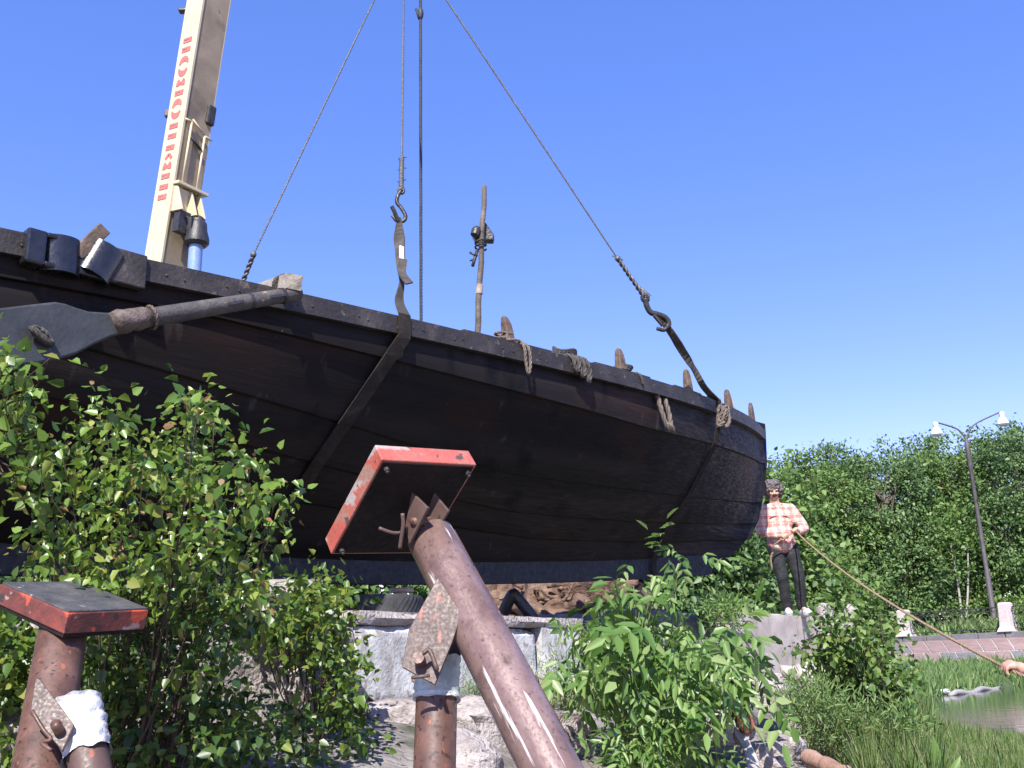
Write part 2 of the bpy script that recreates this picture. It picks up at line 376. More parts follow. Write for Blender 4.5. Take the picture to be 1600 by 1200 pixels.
M['darkcurb'] = mk('dark_curb_stone', [(0.3, (0.11, 0.105, 0.11)), (0.7, (0.19, 0.18, 0.185))], 2, 0.85, 0.3, 14)
M['granite'] = mk('pale_pink_granite', [(0.3, (0.40, 0.34, 0.325)), (0.7, (0.52, 0.46, 0.44))], 8, 0.8, 0.2, 40)
M['iron'] = mk('black_fence_iron', [(0.3, (0.015, 0.018, 0.016)), (0.7, (0.04, 0.043, 0.04))], 10, 0.6, 0.2, 40)
M['lamppost'] = mk('dark_lamp_post', [(0.3, (0.05, 0.045, 0.05)), (0.7, (0.10, 0.085, 0.09))], 4, 0.6, 0.2, 30)
M['whiteenamel'] = mk('white_enamel', [(0.3, (0.62, 0.63, 0.65)), (0.7, (0.74, 0.75, 0.77))], 4, 0.35, 0.05, 30)
M['glass'] = mk('milky_lamp_glass', [(0.3, (0.55, 0.58, 0.60)), (0.7, (0.66, 0.69, 0.72))], 4, 0.15, 0.0)
M['bark'] = mk('grey_brown_bark', [(0.3, (0.05, 0.04, 0.03)), (0.7, (0.14, 0.115, 0.09))], 6, 0.9, 0.8, 20, stretch=(1, 1, .3))
M['palebark'] = mk('pale_thin_bark', [(0.3, (0.22, 0.21, 0.17)), (0.7, (0.38, 0.36, 0.31))], 6, 0.9, 0.4, 20, stretch=(1, 1, .3))
M['twig'] = mk('reddish_twig', [(0.3, (0.035, 0.022, 0.016)), (0.7, (0.08, 0.05, 0.036))], 20, 0.8, 0.3, 60)
M['greenstem'] = mk('green_stem', [(0.3, (0.09, 0.13, 0.035)), (0.7, (0.17, 0.21, 0.07))], 20, 0.6, 0.2, 60)
M['deadgrass'] = leafmat('straw', (0.30, 0.25, 0.15), (0.42, 0.36, 0.24), None, 0.8, 0.2)
M['birch'] = leafmat('birch_leaf', (0.028, 0.075, 0.012), (0.145, 0.24, 0.034), (0.27, 0.30, 0.07), 0.36, 0.32, 0.55)
M['youngleaf'] = leafmat('young_reddish_leaf', (0.16, 0.12, 0.035), (0.26, 0.13, 0.06), None, 0.45, 0.3)
M['creeper'] = leafmat('creeper_leaf', (0.032, 0.080, 0.014), (0.115, 0.19, 0.028), (0.20, 0.23, 0.045), 0.4, 0.32, 0.5)
M['creeper_shaded'] = leafmat('shade_darkened_leaf', (0.018, 0.052, 0.012), (0.075, 0.135, 0.022), (0.16, 0.20, 0.04), 0.4, 0.28, 0.5)  # creeper green with the shade among the leaves darkened into the colour
M['elder'] = leafmat('compound_leaf', (0.055, 0.13, 0.025), (0.15, 0.255, 0.06), (0.26, 0.34, 0.14), 0.42, 0.35, 0.5)
M['shrub'] = leafmat('shrub_leaf', (0.04, 0.095, 0.02), (0.115, 0.195, 0.036), (0.18, 0.24, 0.06), 0.45, 0.3)
M['weed'] = leafmat('fine_weed_leaf', (0.055, 0.115, 0.026), (0.14, 0.225, 0.06), (0.2, 0.27, 0.09), 0.55, 0.3)
M['grass'] = leafmat('grass_blade', (0.06, 0.125, 0.03), (0.15, 0.235, 0.06), (0.24, 0.28, 0.11), 0.5, 0.35)
M['tree_a'] = leafmat('tree_leaf_mid', (0.046, 0.105, 0.032), (0.13, 0.215, 0.066), (0.20, 0.275, 0.095), 0.5, 0.32)
M['tree_b'] = leafmat('tree_leaf_deep', (0.042, 0.095, 0.032), (0.118, 0.20, 0.062), (0.18, 0.255, 0.085), 0.5, 0.32)
M['tree_c'] = leafmat('tree_leaf_fresh', (0.045, 0.105, 0.022), (0.125, 0.21, 0.046), (0.18, 0.25, 0.065), 0.5, 0.3)
M['tree_d'] = leafmat('tree_leaf_greyish', (0.06, 0.10, 0.06), (0.14, 0.19, 0.115), (0.19, 0.24, 0.14), 0.5, 0.25)
M['skin'] = mk('skin', [(0.3, (0.46, 0.24, 0.17)), (0.7, (0.56, 0.32, 0.24))], 20, 0.5, 0.1, 90)
M['hair'] = mk('greying_hair', [(0.3, (0.07, 0.055, 0.055)), (0.7, (0.22, 0.19, 0.19))], 60, 0.7, 1.0, 120, bdist=0.02)
M['moustache'] = mk('dark_moustache', [(0.3, (0.03, 0.02, 0.018)), (0.7, (0.07, 0.05, 0.045))], 60, 0.8, 0.8, 150)
M['denim'] = mk('black_denim', [(0.3, (0.005, 0.0055, 0.0065)), (0.55, (0.011, 0.012, 0.014)), (0.8, (0.025, 0.027, 0.03))], 6, 0.85, 0.6, 30, bdist=0.015)
M['shoe'] = mk('white_shoe', [(0.3, (0.58, 0.58, 0.57)), (0.7, (0.74, 0.74, 0.73))], 14, 0.6, 0.3, 60)
M['sole'] = mk('grey_sole', [(0.3, (0.3, 0.3, 0.3)), (0.7, (0.42, 0.42, 0.42))], 14, 0.7, 0.2, 60)
M['eyes'] = mk('dark_eye', [(0.3, (0.02, 0.015, 0.012)), (0.7, (0.04, 0.03, 0.025))], 14, 0.3, 0.0)
M['bluecloth'] = mk('blue_work_cloth', [(0.3, (0.05, 0.07, 0.12)), (0.7, (0.09, 0.12, 0.19))], 8, 0.85, 0.5, 40, bdist=0.015)

def plaid():
    m = bpy.data.materials.new('plaid_shirt'); m.use_nodes = True
    nt = m.node_tree; L = nt.links.new; b = nt.nodes['Principled BSDF']
    tc = nt.nodes.new('ShaderNodeTexCoord')
    sx = nt.nodes.new('ShaderNodeSeparateXYZ'); L(tc.outputs['Object'], sx.inputs[0])
    def stripe(sock, per, wid, ph):
        a = nt.nodes.new('ShaderNodeMath'); a.operation = 'MULTIPLY_ADD'; L(sock, a.inputs[0]); a.inputs[1].default_value = 1 / per; a.inputs[2].default_value = ph
        f = nt.nodes.new('ShaderNodeMath'); f.operation = 'FRACT'; L(a.outputs[0], f.inputs[0])
        c = nt.nodes.new('ShaderNodeMath'); c.operation = 'LESS_THAN'; L(f.outputs[0], c.inputs[0]); c.inputs[1].default_value = wid
        return c.outputs[0]
    col = None
    base = (0.56, 0.42, 0.34)
    def mix(fac, prev, c):
        sc = nt.nodes.new('ShaderNodeMath'); sc.operation = 'MULTIPLY'; L(fac, sc.inputs[0]); sc.inputs[1].default_value = c[1]
        mx = nt.nodes.new('ShaderNodeMix'); mx.data_type = 'RGBA'; L(sc.outputs[0], mx.inputs[0])
        if prev is None: mx.inputs[6].default_value = (*base, 1)
        else: L(prev, mx.inputs[6])
        mx.inputs[7].default_value = (*c[0], 1)
        return mx.outputs[2]
    col = mix(stripe(sx.outputs[2], 0.115, 0.36, 0.1), col, ((0.46, 0.13, 0.12), 0.72))
    col = mix(stripe(sx.outputs[0], 0.105, 0.36, 0.3), col, ((0.46, 0.13, 0.12), 0.5))
    col = mix(stripe(sx.outputs[2], 0.115, 0.10, 0.6), col, ((0.25, 0.14, 0.12), 0.55))
    col = mix(stripe(sx.outputs[0], 0.105, 0.10, 0.75), col, ((0.60, 0.52, 0.46), 0.7))
    L(col, b.inputs['Base Color']); b.inputs['Roughness'].default_value = 0.9
    nz = nt.nodes.new('ShaderNodeTexNoise'); nz.inputs['Scale'].default_value = 14; nz.inputs['Detail'].default_value = 4; L(tc.outputs['Object'], nz.inputs[0])
    bp = nt.nodes.new('ShaderNodeBump'); bp.inputs['Strength'].default_value = 0.8; bp.inputs['Distance'].default_value = 0.03; L(nz.outputs[0], bp.inputs['Height']); L(bp.outputs[0], b.inputs['Normal'])
    return m
M['plaid'] = plaid()
def water():
    m = bpy.data.materials.new('pond_water'); m.use_nodes = True
    nt = m.node_tree; L = nt.links.new; b = nt.nodes['Principled BSDF']
    b.inputs['Base Color'].default_value = (0.030, 0.036, 0.026, 1); b.inputs['Roughness'].default_value = 0.06
    tc = nt.nodes.new('ShaderNodeTexCoord'); mp = nt.nodes.new('ShaderNodeMapping'); mp.inputs['Scale'].default_value = (1, 1, 1); L(tc.outputs['Object'], mp.inputs[0])
    nz = nt.nodes.new('ShaderNodeTexNoise'); nz.inputs['Scale'].default_value = 2.2; nz.inputs['Detail'].default_value = 5; L(mp.outputs[0], nz.inputs[0])
    bp = nt.nodes.new('ShaderNodeBump'); bp.inputs['Strength'].default_value = 0.14; bp.inputs['Distance'].default_value = 0.04; L(nz.outputs[0], bp.inputs['Height']); L(bp.outputs[0], b.inputs['Normal'])
    return m
M['water'] = water()

# ------------------------------------------------------------------ foliage helpers
def unit(a):
    return a / np.maximum(1e-9, np.linalg.norm(a, axis=1, keepdims=True))
SHAPES = {'ovate': ((0.22, 0.5), (0.58, 0.40)), 'lance': ((0.30, 0.5), (0.68, 0.36)), 'round': ((0.2, 0.5), (0.7, 0.5)), 'blade': ((0.25, 0.5), (0.65, 0.35))}
def leaves(name, mats, parent, pos, dr, nr, ln, wd_, shape='ovate', fold=0.18, mi=None, loc=None, curl=0.12):
    rc = np.random.default_rng(len(pos)); curl = curl * rc.uniform(-.6, 2.6, (len(pos), 1)); fold = fold * rc.uniform(-.2, 2.0, (len(pos), 1))
    pos = np.asarray(pos, float); n = len(pos)
    dr = unit(np.asarray(dr, float)); nr = np.asarray(nr, float)
    sd = unit(np.cross(dr, nr)); up = np.cross(sd, dr)
    ln = np.broadcast_to(np.asarray(ln, float), (n,))[:, None]; wd_ = np.broadcast_to(np.asarray(wd_, float), (n,))[:, None]
    (t1, w1), (t2, w2) = SHAPES[shape]
    V = np.empty((n, 6, 3))
    V[:, 0] = pos
    V[:, 1] = pos + dr * ln * t1 + sd * wd_ * w1 + up * wd_ * fold
    V[:, 2] = pos + dr * ln * t2 + sd * wd_ * w2 + up * (wd_ * fold - ln * curl * .4)
    V[:, 3] = pos + dr * ln - up * ln * curl
    V[:, 4] = pos + dr * ln * t2 - sd * wd_ * w2 + up * (wd_ * fold - ln * curl * .4)
    V[:, 5] = pos + dr * ln * t1 - sd * wd_ * w1 + up * wd_ * fold
    off = np.array(WL[parent.name]) if parent is not None else np.array(loc if loc is not None else (pos[:, 0].mean(), pos[:, 1].mean(), pos[:, 2].min()))
    V = (V - off).reshape(-1, 3)
    F = (np.arange(n)[:, None] * 6 + np.array([0, 1, 2, 3, 0, 3, 4, 5])[None]).reshape(-1)
    me = bpy.data.meshes.new(name)
    me.vertices.add(n * 6); me.vertices.foreach_set('co', V.ravel())
    me.loops.add(n * 8); me.loops.foreach_set('vertex_index', F.astype(np.int32))
    me.polygons.add(n * 2); me.polygons.foreach_set('loop_start', np.arange(0, n * 8, 4, dtype=np.int32)); me.polygons.foreach_set('loop_total', np.full(n * 2, 4, np.int32))
    if not isinstance(mats, (list, tuple)): mats = [mats]
    for m in mats: me.materials.append(m)
    if mi is not None: me.polygons.foreach_set('material_index', np.repeat(np.asarray(mi, np.int32), 2))
    me.update(calc_edges=True); me.validate()
    o = link_mesh(name, me, parent)
    if parent is None:
        o.location = off; WL[o.name] = Vector(off)
    return o
def inpoly(x, y, poly):
    c = False; j = len(poly) - 1
    for i in range(len(poly)):
        xi, yi = poly[i]; xj, yj = poly[j]
        if (yi > y) != (yj > y) and x < (xj - xi) * (y - yi) / (yj - yi) + xi: c = not c
        j = i
    return c
def volume_points(poly, d0, d1, n, rng):     # random points in a plant's volume, seen outline times depth range
    xs = [p[0] for p in poly]; ys = [p[1] for p in poly]
    out = []
    while len(out) < n:
        x = rng.uniform(min(xs), max(xs)); y = rng.uniform(min(ys), max(ys))
        if inpoly(x, y, poly): out.append(P(x, y, rng.uniform(d0, d1)))
    return out
def bush(root, base, poly, d0, d1, ncl, per, rad, leaf, mat, seed, shape='ovate', droop=0.4, twigmat='twig', twigr=0.006, ntw=60, young=0.0, compound=0, wr=0.75, extra=None, fold=0.18):
    rng = random.Random(seed); nr_ = np.random.default_rng(seed)
    cl = volume_points(poly, d0, d1, ncl, rng)
    for e in extra or []: cl.append(P(*e))
    base = [Vector(b) for b in base]
    tw = MB()
    idx = list(range(len(cl))); rng.shuffle(idx)
    tips = []
    for i in idx[:ntw] + list(range(ncl, len(cl))):
        c = cl[i]
        b = min(base, key=lambda q: (q - c).length + rng.uniform(0, 0.3))
        mid = b.lerp(c, 0.55) + Vector((rng.uniform(-.12, .12), rng.uniform(-.12, .12), rng.uniform(0, .15))) * (c - b).length * .8
        pts = smooth_path([b, mid, c], 5)
        k = len(pts)
        tw.tube(pts, [twigr * (1.6 - 1.25 * j / (k - 1)) for j in range(k)], 4)
    tw.build('stem', M[twigmat], root, smooth=True)
    C = np.array([list(c) for c in cl])
    which = nr_.integers(0, len(cl), ncl * per)
    offs = nr_.normal(size=(ncl * per, 3)) * rad * nr_.uniform(.5, 1.1, size=(ncl * per, 1))
    pos = C[which] + offs
    n = len(pos)
    dr = offs / rad * .55 + nr_.normal(size=(n, 3)) * .6; dr[:, 2] -= droop
    nm = nr_.normal(size=(n, 3)) * .62 + np.array([-.15, -.35, .9])
    ln = leaf * nr_.uniform(.38, 1.0, n) ** 1.0 * np.where(nr_.uniform(size=n) < .2, 1.45, 1.15)
    if compound:
        pos2 = []; dr2 = []; nm2 = []; ln2 = []
        d = unit(dr); sd = unit(np.cross(d, nm))
        for k in range(compound):
            pr = k // 2; s = 1 if k % 2 else -1
            if k == compound - 1: along = d; 
            else: along = d * .55 + sd * s * .85
            droopv = np.zeros((n, 3)); droopv[:, 2] = -.25
            pos2.append(pos + d * (ln * (.35 + .55 * pr))[:, None]); dr2.append(along + droopv + nr_.normal(size=(n, 3)) * .12); nm2.append(nm + nr_.normal(size=(n, 3)) * .2); ln2.append(ln * nr_.uniform(.8, 1.1, n))
        pos = np.concatenate(pos2); dr = np.concatenate(dr2); nm = np.concatenate(nm2); ln = np.concatenate(ln2); n = len(pos)
    mats = [M[mat]]; mi = None
    if young:
        mats.append(M['youngleaf']); mi = (nr_.uniform(size=n) < young).astype(int); ln = np.where(mi == 1, ln * .6, ln)
    leaves('foliage', mats, root, pos, dr, nm, ln, ln * wr * nr_.uniform(.7, 1.15, n), shape, fold=fold, mi=mi)
def tree(name, label, cat, base, lobes, mat, seed, leaf=0.2, dens=1.0, trunk=0.16, group=None, bark='bark'):
    """lobes: list of (offset from base, radii) ellipsoids that make up the crown."""
    rng = random.Random(seed); nr_ = np.random.default_rng(seed)
    base = Vector(base)
    t = thing(name, label, cat, base, group)
    top = max(l[0][2] for l in lobes)
    tk = MB()
    pts = [base + Vector((0, 0, -.3)), base + Vector((rng.uniform(-.1, .1), 0, top * .35)), base + Vector((rng.uniform(-.3, .3), rng.uniform(-.2, .2), top * .7)), base + Vector((rng.uniform(-.4, .4), 0, top))]
    pts = smooth_path(pts, 5); k = len(pts)
    tk.tube(pts, [trunk * (1 - .8 * i / (k - 1)) for i in range(k)], 8)
    pos = []; dr = []
    for off, rad in lobes:
        c = base + Vector(off)
        s = pts[min(k - 2, int(k * max(.15, min(.9, (off[2] - rad[2] * .6) / (top * 1.15)))))]
        for q in range(5):
            e = c + Vector((rng.uniform(-.7, .7) * rad[0], rng.uniform(-.7, .7) * rad[1], rng.uniform(-.2, .7) * rad[2]))
            lp = smooth_path([s, s.lerp(e, .5) + Vector((0, 0, .2)), e], 4)
            tk.tube(lp, [trunk * .42 * (1 - .85 * i / (len(lp) - 1)) for i in range(len(lp))], 5)
        vol = rad[0] * rad[1] + rad[0] * rad[2] + rad[1] * rad[2]
        ncl = int(15 * vol * dens / 3)
        d = unit(nr_.normal(size=(ncl, 3)))
        rr = nr_.uniform(.30, 1.0, size=(ncl, 1)) ** .5
        bump_ = np.array([noise.noise(Vector(x) * 2.2 + Vector((seed, off[0], off[2]))) for x in d])[:, None]
        C = np.array(c) + d * np.array(rad) * rr * (1 + .55 * bump_)
        per = int(52 * (.25 / max(leaf, .12)) ** .8)
        w = np.repeat(np.arange(ncl), per)
        o_ = nr_.normal(size=(ncl * per, 3)) * np.array([.33, .33, .22]) * (.6 + .5 * leaf / .2)
        pos.append(C[w] + o_); dr.append(d[w] * .6 + nr_.normal(size=(ncl * per, 3)) * .5 + np.array([0, 0, -.3]))
    pos = np.concatenate(pos); dr = np.concatenate(dr)
    keep = pos[:, 2] > base.z + .1
    pos = pos[keep]; dr = dr[keep]; n = len(pos)
    tk.build('trunk', M[bark], t, smooth=True)
    nm = nr_.normal(size=(n, 3)) * .6 + np.array([-.1, -.35, .85])
    ln = leaf * nr_.uniform(.6, 1.3, n)
    leaves('crown', M[mat], t, pos, dr, nm, ln, ln * .62, 'ovate')
    return t

def rock_mesh(mb, c, size, seed, rot=0.0, sub=3, rough=0.22, mi=0, blocky=0.0):
    bm = bmesh.new()
    bmesh.ops.create_icosphere(bm, subdivisions=sub, radius=1.0)
    rz = Matrix.Rotation(rot, 3, 'Z') @ Matrix.Rotation(rot * .37, 3, 'X')
    vs = []
    for v in bm.verts:
        p = v.co.copy()
        if blocky:
            m = max(abs(p.x), abs(p.y), abs(p.z)); p = p.lerp(p / m * .82, blocky)
        s = Vector((seed * 3.7, seed * 1.3, seed * .7))
        d = noise.noise(p * 1.3 + s) * rough + noise.noise(p * 3.1 + s) * rough * .5 + noise.noise(p * 8 + s) * rough * .18
        p *= 1 + d
        p = Vector((p.x * size[0], p.y * size[1], p.z * size[2]))
        vs.append(rz @ p + Vector(c))
    fs = [[v.index for v in f.verts] for f in bm.faces]
    bm.free()
    mb.add(vs, fs, mi)
def rough_block(mb, o, e1, e2, e3, seed, amp=0.02, div=0.07, mi=0, corner=1.0):
    """cast block: corner o, edges e1 e2 e3, weathered surface"""
    e1, e2, e3, o = Vector(e1), Vector(e2), Vector(e3), Vector(o)
    n = [max(2, min(40, int(e.length / div))) for e in (e1, e2, e3)]
    bm = bmesh.new()
    idx = {}
    def vert(i, j, k):
        if (i, j, k) not in idx:
            a, b, c = i / n[0], j / n[1], k / n[2]
            p = o + e1 * a + e2 * b + e3 * c
            nd = (i in (0, n[0])) + (j in (0, n[1])) + (k in (0, n[2]))
            cen = o + (e1 + e2 + e3) / 2
            s = Vector((seed * 5.1, seed * 2.3, seed))
            dd = amp * (noise.noise(p * 2.5 + s) + .6 * noise.noise(p * 7 + s) + .4 * noise.noise(p * 17 + s))
            q = p + (p - cen).normalized() * dd
            if nd >= 2:
                q += (cen - p).normalized() * amp * corner * (1.0 + 1.6 * abs(noise.noise(p * 9 + s)) + 1.5 * max(0, noise.noise(p * 3 + s)))
            idx[(i, j, k)] = bm.verts.new(q)
        return idx[(i, j, k)]
    for (a, b, c) in ((0, 1, 2), (1, 2, 0), (2, 0, 1)):
        for side in (0, n[c]):
            for i in range(n[a]):
                for j in range(n[b]):
                    def g(x, y):
                        t = [0, 0, 0]; t[a] = x; t[b] = y; t[c] = side
                        return vert(*t)
                    bm.faces.new((g(i, j), g(i + 1, j), g(i + 1, j + 1), g(i, j + 1)))
    bm.verts.ensure_lookup_table(); bm.verts.index_update()
    mb.add([v.co.copy() for v in bm.verts], [[v.index for v in f.verts] for f in bm.faces], mi)
    bm.free()
#__SETTING__
# ------------------------------------------------------------------ setting: ground, water, far bank
WO, WT, WN = Vector((-1.16, 7.1)), Vector((0.618, 0.786)), Vector((0.786, -0.618))   # quay line, along it, towards the viewer
def td(x, y):
    r = Vector((x, y)) - WO
    return r.dot(WT), r.dot(WN)
def WP(t, d, z):
    q = WO + WT * t + WN * d
    return Vector((q.x, q.y, z))
def sst(a, b, x):
    x = min(1, max(0, (x - a) / (b - a))); return x * x * (3 - 2 * x)
def lerp_tab(tab, x):
    if x <= tab[0][0]: return tab[0][1]
    for (a, b), (c, d) in zip(tab, tab[1:]):
        if x <= c: return b + (d - b) * (x - a) / (c - a)
    return tab[-1][1]
def height(x, y):
    t, d = td(x, y)
    e = 0 if t < 9.2 else -(t - 9.2) * 0.5
    dd = d - e
    top = 1.86 + 0.32 * sst(3.8, 4.4, t) * (1 - sst(9.5, 12, t)) + 0.0
    foot = 1.32 - 0.64 * sst(0.1, 2.6, dd)
    if t > 7: foot = 1.2 - 0.6 * sst(0, 1.5, dd)
    w = 0.34 if t < 9.2 else 1.6
    z = top + (foot - top) * sst(-w, -0.04, dd)
    ds = lerp_tab([(6.5, 9.0), (8.5, 5.5), (11, 2.9), (13, 1.5), (18, 1.3)], y)
    z -= 0.9 * sst(ds - .2, ds + 1.6, dd)
    z += 0.05 * noise.noise(Vector((x * 1.3, y * 1.3, 0))) + 0.03 * noise.noise(Vector((x * 4, y * 4, 2)))
    return z
def axis_pts(lo, hi, step, far):
    a = list(np.arange(lo, hi + 1e-6, step)); s = step
    left = []; right = []
    p = lo
    while p > -far: s *= 1.35; p -= s; left.append(p)
    p = hi; s = step
    while p < far: s *= 1.35; p += s; right.append(p)
    return left[::-1] + a + right
gx = axis_pts(-5, 8, 0.16, 700); gy = axis_pts(1.5, 22, 0.16, 700)
g = MB()
vs = []
for y in gy:
    for x in gx:
        vs.append(Vector((x, y, height(x, y) if y < 60 else (1.86 if x < 14 else -0.3))))
nx = len(gx)
g.add(vs, [(j * nx + i, j * nx + i + 1, (j + 1) * nx + i + 1, (j + 1) * nx + i) for j in range(len(gy) - 1) for i in range(nx - 1)])
tag(g.build('ground', M['soil'], None, smooth=True, loc=(0, 0, 0), recalc=False), kind='structure')
w = MB(); w.add([(2.0, 3, .60), (300, 3, .60), (300, 80, .60), (2.0, 80, .60)], [(0, 1, 2, 3)])
tag(w.build('water', M['water'], None, loc=(0, 0, 0), recalc=False), kind='structure')

RA, RB = Vector((17.3, 46.0)), Vector((20.0, 42.0))          # railing on the far bank
RD = (RB - RA)
def rail_at(px):
    r = ray(px, 1000); k = r.x / r.y
    # (RA + s RD) with x = k y
    s = (k * RA.y - RA.x) / (RD.x - k * RD.y)
    return RA + RD * s
SHORE = [(1100, 1118), (1300, 1104), (1400, 1094), (1480, 1085), (1600, 1070), (1700, 1060)]
cols = []
for px in np.arange(1100, 1701, 10):
    s = PZ(px, lerp_tab(SHORE, px), .60); s = Vector((s.x, s.y))
    r = rail_at(px)
    if px > 1620: r = rail_at(1620) + RD * (px - 1620) / 400; s = r + Vector((-2.6, -3.6))
    cols.append((px, s, r))
PROF = [(-.15, .2), (0.0, .56), (.05, .70), (.3, 1.05), (.44, 1.42), (.965, 2.26), (1.0, 2.30), (1.25, 2.38)]
fb = MB(); vs = []
rows = len(PROF) + 2
for px, s, r in cols:
    for f, z in PROF:
        q = s.lerp(r, f)
        vs.append(Vector((q.x, q.y, z + (.07 * noise.noise(Vector((q.x * 1.1, q.y * 1.1, 0))) if f < .58 else 0))))
    q = r.normalized()
    for dist, z in ((70, 2.5), (700, 3.0)):
        e = q * dist; vs.append(Vector((e.x, e.y, z)))
fb.add(vs, [(i * rows + j, (i + 1) * rows + j, (i + 1) * rows + j + 1, i * rows + j + 1) for i in range(len(cols) - 1) for j in range(rows - 1)])
tag(fb.build('far_bank', M['turf'], None, smooth=True, loc=(0, 0, 0)), kind='structure')
# paved slope: stones over mortar, two courses
def bankpt(u, f, lift=0.0):
    i = max(0, min(len(cols) - 2, int(u))); q = u - i
    s = cols[i][1].lerp(cols[i + 1][1], q); r = cols[i][2].lerp(cols[i + 1][2], q)
    p = s.lerp(r, f); z = lerp_tab(PROF, f)
    return Vector((p.x, p.y, z + lift))
pv = MB()
U0, U1 = 18.0, 58.0
N = 60
for i in range(N):
    a = U0 + (U1 - U0) * i / N; b = U0 + (U1 - U0) * (i + 1) / N
    pv.add([bankpt(a, .44, .03), bankpt(b, .44, .03), bankpt(b, .965, .03), bankpt(a, .965, .03)], [(0, 1, 2, 3)], 0)
rng = random.Random(4)
for row, (f0, f1) in enumerate(((.445, .62), (.645, .955))):
    u = U0
    while u < U1 - 1:
        wdt = rng.uniform(2.3, 3.2)
        lean = -1.0
        p = [bankpt(u + .1 + lean * (f0 - .6) * 4, f0, .035), bankpt(u + wdt - .1 + lean * (f0 - .6) * 4, f0, .035), bankpt(u + wdt - .1 + lean * (f1 - .6) * 4, f1, .035), bankpt(u + .1 + lean * (f1 - .6) * 4, f1, .035)]
        pv.hexa(p + [q + Vector((0, -.01, .03)) for q in p], 1 if rng.random() < .68 else 2)
        u += wdt
tag(pv.build('paved_bank', [M['mortar'], M['pinkstone'], M['greystone']], None, loc=(0, 0, 0)), kind='structure')
# curb of dark stones under the railing
cb = MB()
rd = RD.normalized(); rn = Vector((-rd.y, rd.x)); rn = rn if rn.y < 0 else -rn
s = -3.0
while s < 3.0:
    a = RA + RD * s; b = RA + RD * (s + .24)
    q = [a + rn * .30, b + rn * .30, b - rn * .25, a - rn * .25]
    cb.hexa([Vector((p.x, p.y, 2.1)) for p in q] + [Vector((p.x, p.y, 2.54)) for p in q])
    s += .25
tag(cb.build('kerb', M['darkcurb'], None, loc=(0, 0, 0), bevel=.02), kind='structure')

# granite posts and iron panels
for k, lab in ((0, 'pale granite fence post with splayed foot nearest the leafy shrub'), (1, 'pale granite fence post with splayed foot below the street lamp')):
    c = RA + RD * k
    t = MB()
    u = Vector((rd.x, rd.y, 0)); v = Vector((rn.x, rn.y, 0)); o = Vector((c.x, c.y, 2.54))
    prof = [(.38, 0), (.34, .08), (.27, .22), (.25, .40), (.235, 1.10), (.19, 1.17)]
    vs = []
    for hw, z in prof:
        for a, b in ((-1, -1), (1, -1), (1, 1), (-1, 1)): vs.append(o + u * a * hw * .85 + v * b * hw + Vector((0, 0, z)))
    fs = [(i * 4 + j, i * 4 + (j + 1) % 4, i * 4 + 4 + (j + 1) % 4, i * 4 + 4 + j) for i in range(len(prof) - 1) for j in range(4)] + [(3, 2, 1, 0), tuple(len(prof) * 4 - 4 + j for j in range(4))]
    t.add(vs, fs)
    tag(t.build('fence_post', M['granite'], None, bevel=.02), lab, 'fence post', 'granite posts of the canal railing')
for k, lab in ((-1, 'black iron railing panel partly behind the leafy shrub, left of both granite posts'), (0, 'black wavy iron railing panel between the two granite posts'), (1, 'black iron railing panel cut by the frame right of the lamp')):
    a = RA + RD * (k + .06); b = RA + RD * (k + .94)
    th = thing('railing_panel', lab, 'railing', Vector(((a.x + b.x) / 2, (a.y + b.y) / 2, 2.55)), 'iron panels of the canal railing')
    bars = MB()
    A = Vector((a.x, a.y, 2.55)); B = Vector((b.x, b.y, 2.55))
    for z, r in ((.12, .022), (.98, .028), (.84, .015)):
        bars.tube([A + Vector((0, 0, z)), B + Vector((0, 0, z))], r, 6)
    bars.build('rail', M['iron'], th)
    inf = MB(); nn = 13
    for i in range(nn + 1):
        for sg in (1, -1):
            pts = []
            for j in range(9):
                z = .12 + .72 * j / 8
                off = sg * .55 * math.sin(2 * math.pi * j / 8) / nn
                pts.append(A.lerp(B, min(1, max(0, (i / nn) + off))) + Vector((0, 0, z)))
            inf.tube(pts, .013, 4)
        inf.ball(A.lerp(B, i / nn) + Vector((0, 0, .91)), .05, 6, 4)
    inf.build('scrollwork', M['iron'], th)

# street lamp
o = PY(1556, 985, 46.5)
o.z = 2.4
lp = thing('street_lamp', 'tall dark street lamp with two arms and white bell lamps above the trees', 'street lamp', o)
topz = PY(1510, 684, 46.5).z
pl = MB()
pl.lathe([(.17, 0), (.17, .9), (.13, 1.0), (.125, 2.9), (.10, 3.0), (.085, topz - o.z - 1.6), (.115, topz - o.z - 1.55), (.11, topz - o.z - .3), (.06, topz - o.z)], o, seg=12)
pl.build('post', M['lamppost'], lp, smooth=True, angle=40)
T = Vector((o.x, o.y, topz))
for tip in (PY(1461, 659, 46.5), PY(1564, 643, 46.5)):
    ar = MB()
    mid = T.lerp(tip, .25) + Vector((0, 0, .22 if tip.x < T.x else .30))
    ar.tube(smooth_path([T + Vector((0, 0, -.1)), mid, tip], 6), .04, 6)
    ar.build('arm', M['lamppost'], lp, smooth=True)
    hd = MB()
    hd.lathe([(.05, 0), (.13, -.05), (.13, -.22), (.10, -.26), (.16, -.34), (.24, -.48), (.27, -.62), (.25, -.62)], tip, seg=16)
    h = hd.build('lamp_head', M['whiteenamel'], lp, smooth=True, angle=50)
    gl = MB(); gl.ball(tip + Vector((0, 0, -.62)), (.22, .22, .11), 14, 8)
    gl.build('lamp_glass', M['glass'], h, smooth=True)

